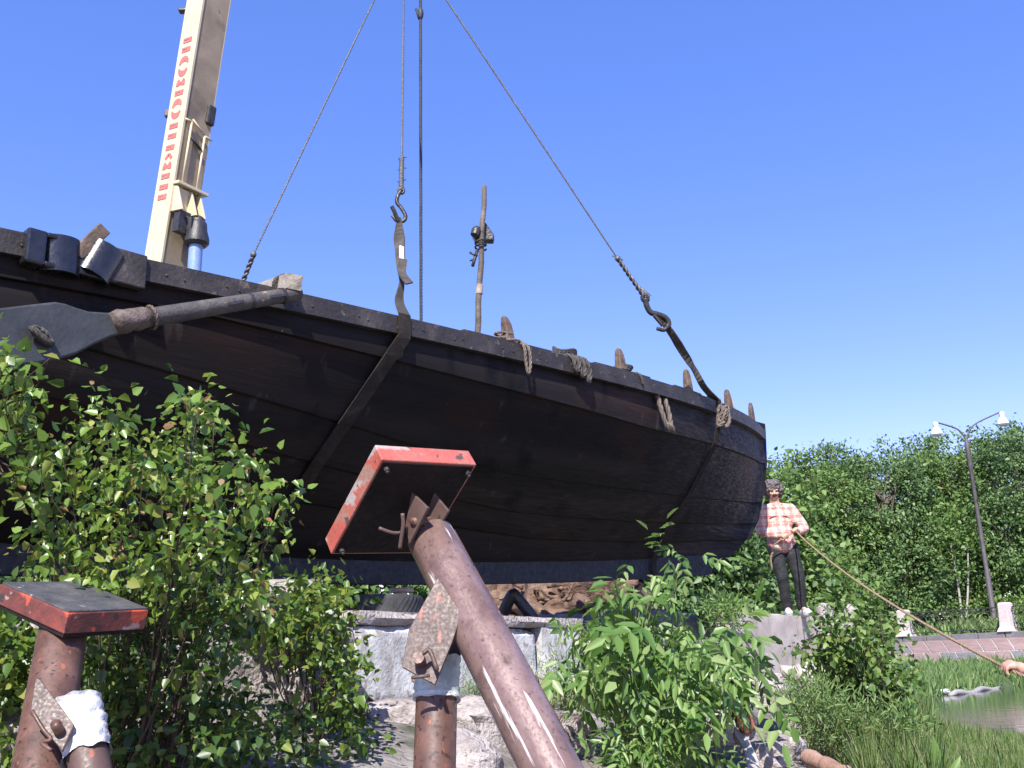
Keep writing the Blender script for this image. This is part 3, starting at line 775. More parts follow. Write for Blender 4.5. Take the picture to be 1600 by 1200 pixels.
# ------------------------------------------------------------------ trees
def tb(px, Y, z=2.45):
    p = PY(px, 1000, Y); return Vector((p.x, p.y, z))
def ptop(py, px, Y): return PY(px, py, Y).z
tspec = [  # px, Y, top pixel, half width m, material, leaf, label
    (1288, 49, 708, 3.0, 'tree_c', 'light green tree rising beside the curly haired man, behind the far canal bank'),
    (1345, 54, 696, 3.3, 'tree_a', 'broad mid green tree of the far bank, second along from the man'),
    (1408, 50, 706, 2.9, 'tree_b', 'deep green tree standing over the granite post beside the shrub'),
    (1455, 55, 690, 3.2, 'tree_a', 'bushy tree just left of the street lamp, under its left lamp head'),
    (1515, 52, 692, 2.8, 'tree_c', 'fresh green tree directly behind the street lamp post'),
    (1568, 57, 684, 3.2, 'tree_b', 'dark leafy tree below the right lamp head of the street lamp'),
    (1630, 50, 668, 3.2, 'tree_b', 'tallest dark tree, cut by the right edge of the frame'),
]
for i, (px, Y, py, hw, mt, lab) in enumerate(tspec):
    b = tb(px, Y)
    H = ptop(py, px, Y) - b.z
    rg = random.Random(50 + i)
    lobes = [((0, 0, H * .72), (hw * .72, hw * .72, H * .30)), ((-hw * .45, -.4, H * .46), (hw * .62, hw * .6, H * .27)), ((hw * .45, .2, H * .48), (hw * .62, hw * .6, H * .28)),
             ((rg.uniform(-.6, .6), -hw * .5, H * .28), (hw * .75, hw * .55, H * .22)), ((hw * rg.uniform(-.5, .5), 0, H * .88), (hw * .33, hw * .33, H * .14)),
             ((hw * rg.uniform(.2, .55), 0, H * .80), (hw * .3, hw * .3, H * .13))]
    tree('leafy_tree', lab, 'tree', b, lobes, mt, 20 + i, leaf=.18, dens=.95, trunk=.2, group='trees behind the far canal bank')
# understorey hedge
for i, (px, Y, hw, h, lab) in enumerate(((1300, 47, 2.2, 2.3, 'low sunlit bush on the far bank near the man'), (1465, 48.5, 2.4, 1.9, 'low bush behind the iron railing between granite posts'), (1575, 47.5, 2.2, 2.0, 'low bush at the foot of the street lamp'), (1385, 49, 2.2, 2.1, 'low bush behind the railing just above the leafy shrub'))):
    b = tb(px, Y, 2.4)
    tree('bush', lab, 'bush', b, [((0, 0, h * .5), (hw, .8, h * .5)), ((-.8, -.3, h * .4), (hw * .5, .6, h * .45)), ((.9, .1, h * .42), (hw * .5, .6, h * .42))], ('tree_c', 'tree_a')[i % 2], 70 + i, leaf=.17, dens=1.1, trunk=.05, group='low bushes behind the railing')
# two pale saplings before the trees
for px0, px1, lab in ((1497, 1506, 'thin pale sapling trunk leaning left, left of the lamp post'), (1508, 1507, 'thin pale upright sapling trunk nearest the lamp post')):
    b = tb(px1, 47.5, 2.4)
    t = thing('sapling', lab, 'sapling', b, 'pale saplings')
    m_ = MB(); e = PY(px0 - 12 if px0 < 1500 else px0 + 4, 850, 47.5)
    m_.tube(smooth_path([b, b.lerp(e, .5) + Vector((.08, 0, 0)), e], 5), [.07 - .004 * i for i in range(11)], 6)
    m_.build('trunk', M['palebark'], t, smooth=True)
    nr_ = np.random.default_rng(int(px0))
    q = np.array(e) + nr_.normal(size=(420, 3)) * np.array([.7, .4, .9]) + np.array([0, 0, .5])
    leaves('crown', M['tree_c'], t, q, nr_.normal(size=(420, 3)), nr_.normal(size=(420, 3)) + np.array([0, -.4, .9]), .22, .14)
# trees on this side of the water, behind the boat's stem and the man
tree('leafy_tree', 'nearer leafy tree right behind the black stem of the boat and the man', 'tree', (4.75, 20.5, 1.8),
     [((.1, 0, 2.7), (.9, .9, 1.1)), ((-.7, -.3, 2.2), (1.2, 1.0, 1.1)), ((.45, 0, 1.7), (.85, .8, 1.1)), ((-.5, 0, 3.3), (.45, .45, .6)), ((.3, -.6, .8), (1.1, .7, .8))], 'tree_c', 31, leaf=.15, dens=4.4, trunk=.12)
tree('leafy_tree', 'shaded low tree under the boat bottom, left of the man', 'tree', (3.2, 18.0, 1.8),
     [((0, 0, 1.2), (1.3, 1.0, 1.2)), ((-1.0, 0, .8), (1.0, .8, .8)), ((.7, -.2, .6), (.8, .6, .7))], 'tree_b', 33, leaf=.13, dens=4.4, trunk=.1)
tree('bush', 'sunlit bush between the man and the far trees', 'bush', (6.6, 22.5, 1.3),
     [((0, 0, 1.1), (.9, .8, 1.1)), ((-.5, -.2, 2.0), (.7, .6, 1.0)), ((.5, 0, .6), (.8, .6, .7))], 'tree_c', 34, leaf=.14, dens=4.4, trunk=.07)
tree('bush', 'dark bush behind the quay under the boat bottom, beside the old tyre', 'bush', (-1.9, 15.5, 1.85),
     [((0, 0, .8), (2.2, .8, 1.1)), ((1.9, .2, .7), (1.5, .8, .9)), ((-2.0, .3, .8), (1.6, .8, 1.1))], 'tree_b', 35, leaf=.12, dens=5.0, trunk=.05)

tree('bush', 'added dark bush closing the bright sky gap under the left part of the hull', 'bush', (-5.6, 11.5, 1.85),  # bush added to block the bright sky strip below the hull
     [((0, 0, .5), (1.8, .7, .7)), ((-1.8, .1, .5), (1.6, .7, .7)), ((1.6, .3, .5), (1.4, .6, .6))], 'tree_b', 36, leaf=.10, dens=5.0, trunk=.05)
# ------------------------------------------------------------------ the boat
U_ = Vector((0.69, 0.724)).normalized(); N_ = Vector((U_.y, -U_.x))
BO = Vector((-2.83, 5.5)) * .88
HB, LE, LS = 1.2, 9.45, -4.9
def hb(s):
    if s > 4.4:
        t = min(1, (s - 4.4) / (LE - 4.4)); return HB * (1 - t ** 2.1)
    if s < -1:
        t = min(1, (-1 - s) / (-1 - LS)); return HB * (1 - t ** 2.8)
    return HB
def zg(s):
    return 3.85 + .068 * s - .0037 * s * s + .0125 * max(0, s - 4.5) ** 2
def zk(s):
    return 2.25 + .0055 * s * s
def C2(s, b, z):                                   # boat coordinates to world, b towards the viewer
    q = BO + U_ * s + N_ * (b - HB)
    return Vector((q.x, q.y, z))
def lane(s, k):                                    # strake edge k: (half breadth, z)
    T_ = zg(s) - zk(s)
    c = lambda v: max(0.0, min(1.0, v))
    D1 = .24 + .20 * c((s - 1) / 4.5); D2 = .47 + .46 * c((s + .2) / 4.2); D3 = .76 + .42 * c((s + .2) / 4.5); D4 = 1.06 + .30 * c((s + .2) / 5)
    q = c(s / 3.5)
    hs = [1.0, .985 - .012 * q, .95 - .29 * q, .86 - .45 * q, .57 - .36 * q, .05]
    ds = [0, D1, D2, D3, D4, T_]
    return hs[k], ds[k]
SEND = [LE, 9.40, 9.20, 9.06, 8.88, 8.0]
SBEG = [LS, LS, LS + .02, LS + .10, LS + .32, LS + .9]
NST = 72
def smap(k, i):
    t = i / NST
    t = t + .12 * math.sin(2 * math.pi * t) * -1 * .9 / (2 * math.pi)
    return SBEG[k] + (SEND[k] - SBEG[k]) * t
def hullpt(k, s, out=0.0, side=1):
    h, d = lane(s, k)
    if s > 3 and k > 0:                            # lower strakes run in earlier towards the stem
        s0 = (4.4, 4.2, 3.6, 3.0, 2.6, 2.6)[k]; t = min(1, max(0, (s - s0) / (SEND[k] - s0))); b = h * HB * (1 - t ** (2.1, 2.1, 2.0, 1.9, 1.8, 1.8)[k])
    else: b = h * hb(s)
    b = max(.045, b)
    z = zg(s) - d
    if k == 5: z = zk(s) + .15
    return C2(s, (b + out) * side, z)
boat = thing('wooden_boat', 'long black tarred wooden boat hanging in slings over the quay wall', 'boat', C2(2.2, 0, 2.1))
hull = MB()
for side in (1, -1):
    for k in range(5):
        va = []; SUB = 4
        for i in range(NST + 1):
            a = hullpt(k, smap(k, i), 0.0, side); b = hullpt(k + 1, smap(k + 1, i), .034 if k < 4 else 0, side)
            nrm = Vector((N_.x, N_.y, -.25)) * side
            for j in range(SUB + 1):
                f = j / SUB
                p = a.lerp(b, f) + nrm * .018 * math.sin(math.pi * f) * (hb(smap(k, i)) / HB)
                va.append(p)
        hull.add(va, [(i * (SUB + 1) + j, (i + 1) * (SUB + 1) + j, (i + 1) * (SUB + 1) + j + 1, i * (SUB + 1) + j + 1) for i in range(NST) for j in range(SUB)])
        if k < 4:                                  # lower lip of the lapped plank
            va = []
            for i in range(NST + 1):
                s = smap(k + 1, i)
                va += [hullpt(k + 1, s, .034, side), hullpt(k + 1, s, -.004, side) + Vector((0, 0, -.004))]
            hull.add(va, [(2 * i, 2 * i + 2, 2 * i + 3, 2 * i + 1) for i in range(NST)])
kl = MB()
va = []
for i in range(NST + 1):
    s = smap(5, i); z = zk(s)
    for b, dz in ((.055, .19), (.06, -.03), (-.06, -.03), (-.055, .19)): va.append(C2(s, b, z + dz))
kl.add(va, [(i * 4 + j, i * 4 + 4 + j, i * 4 + 4 + (j + 1) % 4, i * 4 + (j + 1) % 4) for i in range(NST) for j in range(4)] + [(0, 1, 2, 3), (NST * 4 + 3, NST * 4 + 2, NST * 4 + 1, NST * 4)])
kl.build('keel', M['keel'], boat)
# stem and stern posts
for S0, sg, nm in ((LE, 1, 'stem'), (LS, -1, 'sternpost')):
    st = MB(); va = []
    prof = [(SEND[k] if sg > 0 else SBEG[k], (zg(S0) - lane(S0, k)[1]) if k < 5 else zk(SEND[5] if sg > 0 else SBEG[5])) for k in range(6)]
    prof = [(S0, zg(S0) + .10)] + prof
    for s, z in prof:
        for a, b in ((-.30, .03), (.10, .042), (.10, -.042), (-.30, -.03)): va.append(C2(s + sg * a, b, z))
    st.add(va, [(i * 4 + j, i * 4 + 4 + j, i * 4 + 4 + (j + 1) % 4, i * 4 + (j + 1) % 4) for i in range(len(prof) - 1) for j in range(4)] + [(0, 1, 2, 3), tuple(len(prof) * 4 - 4 + j for j in range(4))])
    st.build(nm, M['tar'], boat)
# rail along the top edge (gunwale), both sides, with nail heads
gw = MB()
for side in (1, -1):
    va = []
    for i in range(NST + 1):
        s = smap(0, i); b = hb(s); z = zg(s); k_ = min(1, b / .25)
        for x, y in ((.072, 0), (.072, -.130), (-.02, -.130), (-.02, -.02), (-.14 * k_ - .0, -.02), (-.14 * k_, 0)):
            va.append(C2(s, (max(.02, b) + x) * side, z + y))
    n6 = 6
    gw.add(va, [(i * n6 + j, (i + 1) * n6 + j, (i + 1) * n6 + (j + 1) % n6, i * n6 + (j + 1) % n6) for i in range(NST) for j in range(n6)])
s = -.6; rg = random.Random(9)
while s < 8.2:
    for ds in (0, rg.uniform(.07, .13)):
        gw.ball(C2(s + ds, hb(s + ds) + .073, zg(s + ds) - .06 - rg.uniform(0, .03)), (.008, .008, .008), 8, 5)
    s += rg.uniform(.36, .52)
gw.build('gunwale', M['tar_rail'], boat, smooth=True, angle=30)
for k in range(1, 5):
    s = -.6 + .1 * k
    while s < 8:
        p = hullpt(k, s, .018) + Vector((0, 0, .045)); hull.ball(p, .010, 6, 4); s += rg.uniform(.22, .34)
hull.build('hull', M['tar'], boat, smooth=True, angle=35)
# inside: deck sheet and inner sides
dk = MB(); va = []
for i in range(NST + 1):
    s = smap(0, i); b = max(.02, hb(s) - .06)
    va += [C2(s, b, zg(s) - .03), C2(s, b * .9, zg(s) - .42), C2(s, -b * .9, zg(s) - .42), C2(s, -b, zg(s) - .03)]
dk.add(va, [(i * 4 + j, i * 4 + 4 + j, i * 4 + 5 + j, i * 4 + 1 + j) for i in range(NST) for j in range(3)])
dk.build('inner_planking', M['tar_rail'], boat)
def s_at(px):
    lo, hi = -1.5, 9.3
    for _ in range(40):
        m_ = (lo + hi) / 2
        if PXof(C2(m_, hb(m_), zg(m_)))[0] < px: lo = m_
        else: hi = m_
    return lo
# thin cap boards lying on the rail
for a, b in ((720, 858), (925, 1012), (1050, 1092), (985, 1010)):
    s0, s1 = s_at(a), s_at(b)
    if (a, b) == (985, 1010): continue
    c = MB(); va = []
    for i in range(9):
        s = s0 + (s1 - s0) * i / 8
        for x, y in ((.035, .002), (.035, .034), (-.12, .034), (-.12, .002)): va.append(C2(s, hb(s) + x, zg(s) + y))
    c.add(va, [(i * 4 + j, i * 4 + 4 + j, i * 4 + 4 + (j + 1) % 4, i * 4 + (j + 1) % 4) for i in range(8) for j in range(4)] + [(0, 1, 2, 3), (35, 34, 33, 32)])
    c.build('cap_board', M['tar_rail'], boat, bevel=.004)
# timberheads standing along the rail
UV = Vector((U_.x, U_.y, 0)); NV = Vector((N_.x, N_.y, 0)); ZV = Vector((0, 0, 1))
def timberhead(px, h, w, lean, inset=.07, mat='peg', pale=False):
    s = s_at(px)
    o = C2(s, hb(s) - inset, zg(s) - .06)
    m_ = MB()
    prof = [(0, 1.15, 0), (.25, 1.1, 0), (.55, 1.0, .15), (.8, .85, .45), (.95, .6, .75), (1.0, .3, .9)]
    va = []
    for f, ww, ln in prof:
        c = o + ZV * (h + .06) * f - UV * lean * ln
        for a, b in ((-1, -1), (1, -1), (1, 1), (-1, 1)): va.append(c + UV * a * w * ww / 2 + NV * b * w * .8 * ww / 2)
    m_.add(va, [(i * 4 + j, i * 4 + 4 + j, i * 4 + 4 + (j + 1) % 4, i * 4 + (j + 1) % 4) for i in range(len(prof) - 1) for j in range(4)] + [(3, 2, 1, 0), (20, 21, 22, 23)])
    return m_.build('timberhead', M[mat], boat, bevel=.008)
timberhead(799, .25, .085, .05, .03); timberhead(975, .25, .085, .03, .03); timberhead(1080, .27, .08, .02, .03); timberhead(1143, .25, .08, .02, .03); timberhead(1179, .30, .07, .0, .03)
timberhead(1156, .23, .10, 0, .12, 'timber')
# pitch covered channel irons on the rail at the left
def bracket(px, kind):
    s = s_at(px); o = C2(s, hb(s) + .05, zg(s))
    m_ = MB()
    if kind == 'half':                              # half round shell, axis leaning with the rail
        ax = (ZV * .92 + UV * .38).normalized() if px > 140 else (ZV * 1.0 + UV * -.06).normalized()
        sd = (UV - ax * UV.dot(ax)).normalized(); nn = NV
        va = []; n = 12; H = .20; Rr = .105
        for e in (0, 1):
            for th in (0, .014):
                for i in range(n + 1):
                    an = math.pi * i / n
                    va.append(o + ax * (e * H - .19) + sd * math.cos(an) * (Rr - th) + nn * math.sin(an) * (Rr * .8 - th))
        g_ = lambda e, t, i: (e * 2 + t) * (n + 1) + i
        fs = []
        for i in range(n):
            fs += [(g_(0, 0, i), g_(0, 0, i + 1), g_(1, 0, i + 1), g_(1, 0, i)), (g_(0, 1, i), g_(1, 1, i), g_(1, 1, i + 1), g_(0, 1, i + 1)),
                   (g_(0, 0, i), g_(0, 1, i), g_(0, 1, i + 1), g_(0, 0, i + 1)), (g_(1, 0, i), g_(1, 0, i + 1), g_(1, 1, i + 1), g_(1, 1, i))]
        fs += [(g_(0, 0, 0), g_(1, 0, 0), g_(1, 1, 0), g_(0, 1, 0)), (g_(0, 0, n), g_(0, 1, n), g_(1, 1, n), g_(1, 0, n))]
        m_.add(va, fs)
        return m_.build('channel_iron', M['gloss'], boat, smooth=True, angle=40)
    if kind == 'slot':                              # slotted lug
        rot = Matrix((UV, NV, ZV)).transposed()
        m_.box(o + UV * -.055 + ZV * -.085, (.10, .16, .19), rot)
        m_.box(o + UV * .075 + ZV * -.085, (.05, .16, .19), rot)
        m_.box(o + UV * .02 + ZV * -.165, (.06, .16, .03), rot); m_.box(o + UV * .02 + ZV * -.005, (.06, .16, .03), rot)
        return m_.build('slotted_lug', M['gloss'], boat, bevel=.012)
    if kind == 'flap':
        ax = (ZV * .8 + UV * .55).normalized(); sd = (UV - ax * UV.dot(ax)).normalized()
        m_.slab(o + ax * -.06 + NV * .0, sd * .075, NV * .05, ax * .24)
        return m_.build('iron_lug', M['peg'], boat, bevel=.006)
bracket(62, 'slot'); bracket(88, 'half'); bracket(112, 'flap'); bracket(160, 'half')
rot = Matrix((UV, NV, ZV)).transposed()
m_ = MB(); s = s_at(192); m_.box(C2(s, hb(s) + .07, zg(s) - .085), (.20, .06, .20), rot); m_.build('rail_block', M['tar_rail'], boat, bevel=.008)
m_ = MB(); s = s_at(125); m_.box(C2(s, hb(s) + .07, zg(s) - .13), (.36, .05, .09), rot); m_.build('rail_block', M['gloss'], boat, bevel=.008)
#__RIG__
# ------------------------------------------------------------------ slings and ropes
HK = PY(632, -99, 8.3)
def line(a, b, n=2): return [Vector(a).lerp(Vector(b), i / (n - 1)) for i in range(n)]
def wire(mb, a, b, r):
    mb.tube(line(a, b, 2), r * .35, 6)
    r *= .72
    mb.rope([a, Vector(a).lerp(Vector(b), .5), b], r, pitch=r * 14, strands=4, seg=5)
# far left wire, down to the far side of the boat
far = P(352, 489, 8.35)
t_ = thing('sling_wire', 'thin grey wire sling running down left behind the boat rail', 'wire rope', far, 'wire slings under the crane hook')
m_ = MB(); spl = P(396, 398, 8.33); wire(m_, HK, spl, .0115); m_.build('wire', M['wire'], t_, smooth=True)
m_ = MB(); m_.rope([spl, spl.lerp(far, .5) + UV * .02, far], .022, pitch=.1, strands=2); m_.rope([spl + UV * .01, far + UV * .03], .016, pitch=.13, strands=2); m_.ball(spl, .028, 8, 6); m_.build('splice', M['wire'], t_, smooth=True)
# middle wire with hook and broad strap
s1 = 2.45
rail1 = C2(s1, HB + .085, zg(s1) + .01)
hookp = PY(626, 330, 6.75)
t_ = thing('sling_wire', 'nearly upright grey wire sling ending in a hook over the broad strap', 'wire rope', hookp, 'wire slings under the crane hook')
m_ = MB(); e1 = PY(628, 246, 6.85); wire(m_, HK, e1, .0125); m_.build('wire', M['wire'], t_, smooth=True)
m_ = MB(); e2 = PY(627, 298, 6.80); m_.rope([e1, e2], .020, pitch=.07, strands=3); 
for f in (.02, .35, .7):
    q = e1.lerp(e2, f); m_.tube([q - Vector((.03, 0, .01)), q + Vector((.035, 0, .008))], .005, 5)
m_.build('splice', M['wire'], t_, smooth=True)
def hook(mb, top, dirn, side, L, r):
    d = dirn.normalized(); s_ = side.normalized()
    pts = [top, top + d * L * .18 - s_ * L * .10, top + d * L * .38 - s_ * L * .12, top + d * L * .55 + s_ * L * .0, top + d * L * .78 + s_ * L * .12, top + d * L * .95 + s_ * L * .08, top + d * L * .97 - s_ * L * .12, top + d * L * .80 - s_ * L * .26]
    mb.tube(smooth_path(pts, 5), [r * (1.0 if i < 28 else .75) for i in range(36)], 8)
    ring = [top + d * L * .06 * math.cos(a) * 1.6 + s_ * L * .08 * math.sin(a) for a in [2 * math.pi * i / 12 for i in range(13)]]
    mb.tube(ring, r * .7, 6)
m_ = MB(); hook(m_, e2, Vector((.0, 0, -1)), Vector((1, .1, 0)), .26, .015); m_.build('hook', M['steel'], t_, smooth=True)
# strap 1: from the hook down over the rail and under the hull
st = thing('lifting_strap', 'broad brown webbing strap under the middle of the hull, hanging from upright wire', 'strap', rail1, 'webbing straps under the boat')
m_ = MB()
hb1 = PY(623, 372, 6.70)
sp = [PY(624, 340, 6.74), PY(624, 372, 6.71), PY(626, 410, 6.67), PY(628, 440, 6.64), PY(624, 470, 6.61), rail1]
m_.ribbon(smooth_path(sp, 5), [UV.lerp(NV, .75 * math.sin(min(1, i / 17) * math.pi)) for i in range(26)], [lerp_tab([(0, .03), (5, .085), (10, .07), (15, .035), (20, .075), (25, .105)], i) for i in range(26)], .012)
m_.build('webbing', M['webbing'], st)
m_ = MB(); sp = [PY(630, 405, 6.64), PY(628, 425, 6.62), PY(633, 435, 6.58), PY(640, 443, 6.56)]
m_.ribbon(smooth_path(sp, 4), UV * .9 + NV * .5, .06, .012); m_.build('loose_end', M['webbing'], st)
m_ = MB(); sp = [PY(622, 345, 6.72), PY(616, 330, 6.68), PY(612, 322, 6.66)]; m_.ribbon(sp, UV, .03, .012); m_.build('loose_end', M['webbing'], st)
m_ = MB(); sp = [PY(627.5, 385, 6.665), PY(628, 408, 6.645)]; m_.ribbon(sp, UV, .035, .014); m_.build('label_tag', M['whiteenamel'], st)
def under(s, w, root, name='hull_band', extra=.03, slant=0.0):
    pts = [C2(s, hb(s) + .086, zg(s) + .015), C2(s, hb(s) + .088, zg(s) - .15)]
    for k in range(1, 5): pts += [hullpt(k, s - slant * (0, .25, .8, 1.0, 1.0)[k], extra + .03)]
    s = s - slant
    pts += [hullpt(5, s, extra + .02), C2(s, .09, zk(s) - .05), C2(s, 0, zk(s) - .08), C2(s, -.09, zk(s) - .05)]
    for k in (4, 3, 2, 1): pts.append(hullpt(k, s, extra + .024, -1))
    pts.append(C2(s, -hb(s) - .06, zg(s)))
    q = []
    for a, b in zip(pts, pts[1:]):
        for j in range(4): q.append(a.lerp(b, j / 4))
    q.append(pts[-1])
    mb = MB(); mb.ribbon(q, UV, w, .010); return mb.build(name, M['webbing_dark'], root)
under(s1, .105, st, slant=.32)
# right sling: wire, splice, hook, narrow strap to the rope knot at the bow
s2 = s_at(1112)
rail2 = C2(s2, hb(s2) + .05, zg(s2) + .02)
dq = PXof(rail2)[2]
def D2p(px, py, f): return P(px, py, f)
e1 = P(965, 404, 9.55); e2 = P(1008, 466, 9.6); e3 = P(1038, 505, 9.62)
t_ = thing('sling_wire', 'dark grey wire sling slanting down right towards the bow, ending in a hook', 'wire rope', e3, 'wire slings under the crane hook')
m_ = MB(); wire(m_, HK, e1, .0125); m_.build('wire', M['wire'], t_, smooth=True)
m_ = MB(); m_.rope([e1, e1.lerp(e2, .5), e2], .024, pitch=.11, strands=2); m_.tube([e1.lerp(e2, .6), e2 + Vector((.05, 0, .02)), e2 + Vector((.0, 0, -.02))], .012, 5); m_.ball(e1, .03, 8, 6)
m_.tube([e1 - Vector((.05, 0, -.03)), e1 + Vector((.05, 0, -.02))], .007, 5); m_.build('splice', M['wire'], t_, smooth=True)
m_ = MB(); hook(m_, e2, e3 - e2, Vector((.7, .0, .7)), .36, .028); m_.build('hook', M['black'], t_, smooth=True)
st2 = thing('lifting_strap', 'narrow twisted webbing strap knotted to the rail near the bow', 'strap', rail2, 'webbing straps under the boat')
sp = smooth_path([e3 - (e3 - e2) * .25, P(1050, 522, 9.65), P(1066, 548, 9.7), P(1085, 578, 9.78), P(1100, 605, 9.85), rail2], 5)
m_ = MB(); m_.ribbon(sp, [UV.lerp(NV, .9 * abs(math.sin(i * .22))) for i in range(26)], [lerp_tab([(0, .05), (8, .085), (16, .06), (25, .075)], i) for i in range(26)], .014); m_.build('webbing', M['webbing'], st2)
m_ = MB(); sp = [e3 - (e3 - e2) * .1, P(1034, 508, 9.62), P(1022, 492, 9.58)]; m_.ribbon(sp, UV, .05, .02); m_.build('loose_end', M['webbing'], st2)
under(s2, .07, st2, slant=.05)
# plumb dark hoist cable behind the rail
a = PY(657, -60, 8.0); b = PY(658, 520, 8.0)
m_ = MB(); m_.tube([a, b], .008, 6); m_.rope([a, a.lerp(b, .5), b], .014, pitch=.12, strands=4); m_.ball(PY(657, 22, 8.0), (.03, .03, .07), 8, 6); m_.tube([PY(650, 14, 8.0), PY(655, 30, 8.0)], .012, 5)
tag(m_.build('hoist_cable', M['cable'], None, smooth=True), 'black cable hanging plumb behind the rail, straight from the frame top', 'cable')

# ropes on the rail
def over_rail(s, drop, r, mb, jit=0, back=.1):
    z = zg(s); b = hb(s)
    pts = [C2(s - .02, b - back, z + .02), C2(s, b - .02, z + .035), C2(s + .01, b + .09, z + .0), C2(s + .02 + jit, b + .105, z - drop * .6), C2(s + .05 + jit, b + .10, z - drop), C2(s + .075 + jit, b + .105, z - drop * .55), C2(s + .06, b + .09, z), C2(s + .05, b - .02, z + .04), C2(s + .04, b - back, z + .02)]
    mb.rope(pts, r)
m_ = MB(); s = s_at(803)
over_rail(s, .24, .013, m_)
p0 = C2(s - .04, hb(s) - .07, zg(s) + .05)
ring = [p0 + UV * .07 * math.cos(a) + NV * .07 * math.sin(a) + ZV * (.02 * a / 3) for a in [i * .5 for i in range(27)]]
m_.rope(ring, .012); m_.rope([C2(s - .12, hb(s) + .05, zg(s) + .02), C2(s, hb(s) + .07, zg(s) + .03), C2(s + .06, hb(s) + .075, zg(s) - .05)], .012)
tag(m_.build('rope_lashing', M['rope'], None, smooth=True), 'pale hemp rope loop hanging over the rail from the leftmost peg', 'rope', 'ropes on the boat rail')
m_ = MB(); s = s_at(880)
for i in range(3): over_rail(s + i * .06, .13 + .035 * (i % 3), .019, m_, .012 * i)
p0 = C2(s + .06, hb(s) - .03, zg(s) + .05)
for j in range(3): m_.rope([p0 + UV * (.13 * math.cos(a)) + NV * .05 * math.sin(a) + ZV * (.018 * j + .02 * math.sin(2 * a)) for a in [k * .45 for k in range(15)]], .014)
tag(m_.build('rope_coil', M['darkrope'], None, smooth=True), 'dark coil of rope bunched over the rail between the first two pegs', 'rope', 'ropes on the boat rail')
m_ = MB(); s = s_at(976); p0 = C2(s + .02, hb(s) - .06, zg(s) + .05)
for j in range(3): m_.rope([p0 + UV * (.085 * math.cos(a) + .02 * j) + NV * .08 * math.sin(a) + ZV * (.02 * j) for a in [k * .5 for k in range(14)]], .014)
m_.rope([p0 + UV * .1, C2(s + .14, hb(s) + .06, zg(s) + .02), C2(s + .17, hb(s) + .07, zg(s) - .08)], .013)
tag(m_.build('rope_lashing', M['darkrope'], None, smooth=True), 'dark rope wound round the foot of the second peg from left', 'rope', 'ropes on the boat rail')
m_ = MB(); s = s_at(1022); z = zg(s) - .14; b = hb(s) + .035
m_.rope([C2(s - .02, b, z + .03), C2(s + .0, b + .02, z - .12), C2(s + .06, b + .03, z - .27), C2(s + .12, b + .03, z - .30), C2(s + .13, b + .02, z - .16), C2(s + .10, b, z + .0)], .024)
m_.rope([C2(s + .05, b + .03, z - .25), C2(s + .12, b + .045, z - .29), C2(s + .16, b + .02, z - .31)], .028)
tag(m_.build('rope_fender', M['rope'], None, smooth=True), 'thick frayed rope loop hanging below the rail left of the strap knot', 'rope', 'ropes on the boat rail')
m_ = MB(); s = s_at(1113); rg = random.Random(3); c = C2(s, hb(s) + .11, zg(s) - .17)
for i in range(6):
    a0 = rg.uniform(0, 6); q = [c + UV * .055 * math.cos(a0 + k * .9) + ZV * .11 * math.sin(a0 * 1.7 + k * 1.1) + NV * .045 * math.sin(k * 1.3 + a0) for k in range(8)]
    m_.rope(q, .017)
m_.rope([C2(s - .12, hb(s) + .02, zg(s) + .05), C2(s, hb(s) + .065, zg(s) + .03), C2(s + .01, hb(s) + .09, zg(s) - .1)], .018)
m_.rope([C2(s + .07, hb(s) + .0, zg(s) + .04), C2(s + .03, hb(s) + .07, zg(s) + .02), C2(s + .0, hb(s) + .09, zg(s) - .1)], .018)
tag(m_.build('rope_knot', M['rope'], None, smooth=True), 'thick knotted rope bunch where the narrow strap meets the bow rail', 'rope', 'ropes on the boat rail')

# pole standing in the boat
a = PY(745, 535, 8.45); b = PY(757, 291, 8.45)
t_ = thing('pole', 'thin upright worn wooden pole standing in the boat with dark shield', 'pole', a)
m_ = MB(); m_.tube([a + (a - b).normalized() * .3] + [a.lerp(b, i / 8) + Vector((.006 * math.sin(i * 2), 0, 0)) for i in range(9)], [.031] + [.029 - .0006 * i for i in range(9)], 10); m_.build('shaft', M['polewood'], t_, smooth=True)
m_ = MB(); c = a.lerp(b, .70); m_.prism([c + Vector((.03, .05, .12)), c + Vector((.11, .06, -.01)), c + Vector((.10, .06, -.06)), c + Vector((-.07, .05, -.055)), c + Vector((-.10, .05, .0)), c + Vector((-.03, .05, .06))], Vector((0, .10, 0))); m_.build('shield', M['black'], t_, bevel=.01)
m_ = MB(); m_.lathe([(.04, 0), (.045, .06), (.03, .09)], c + Vector((-.07, -.03, -.05)), (0.3, .2, 1), 10); m_.build('can', M['steel'], t_, smooth=True, angle=40)
m_ = MB(); c = a.lerp(b, .52); m_.tube([c + Vector((-.03, 0, .10)), c + Vector((-.075, -.04, -.08))], .016, 6); m_.tube([c + Vector((-.03, -.03, .02)), c + Vector((-.10, -.03, .06))], .012, 5); m_.tube([c + Vector((-.04, -.03, .0)), c + Vector((-.10, -.02, -.02))], .008, 5); m_.rope([c + ZV * .1 + Vector((.05 * math.cos(k * .6), .05 * math.sin(k * .6), .004 * k)) for k in range(22)], .010); m_.build('cleat', M['black'], t_, smooth=True)
m_ = MB(); c = a.lerp(b, .30); m_.tube([c, c + (b - a).normalized() * .09], .032, 12); m_.build('pale_band', M['timber'], t_, smooth=True, angle=50)

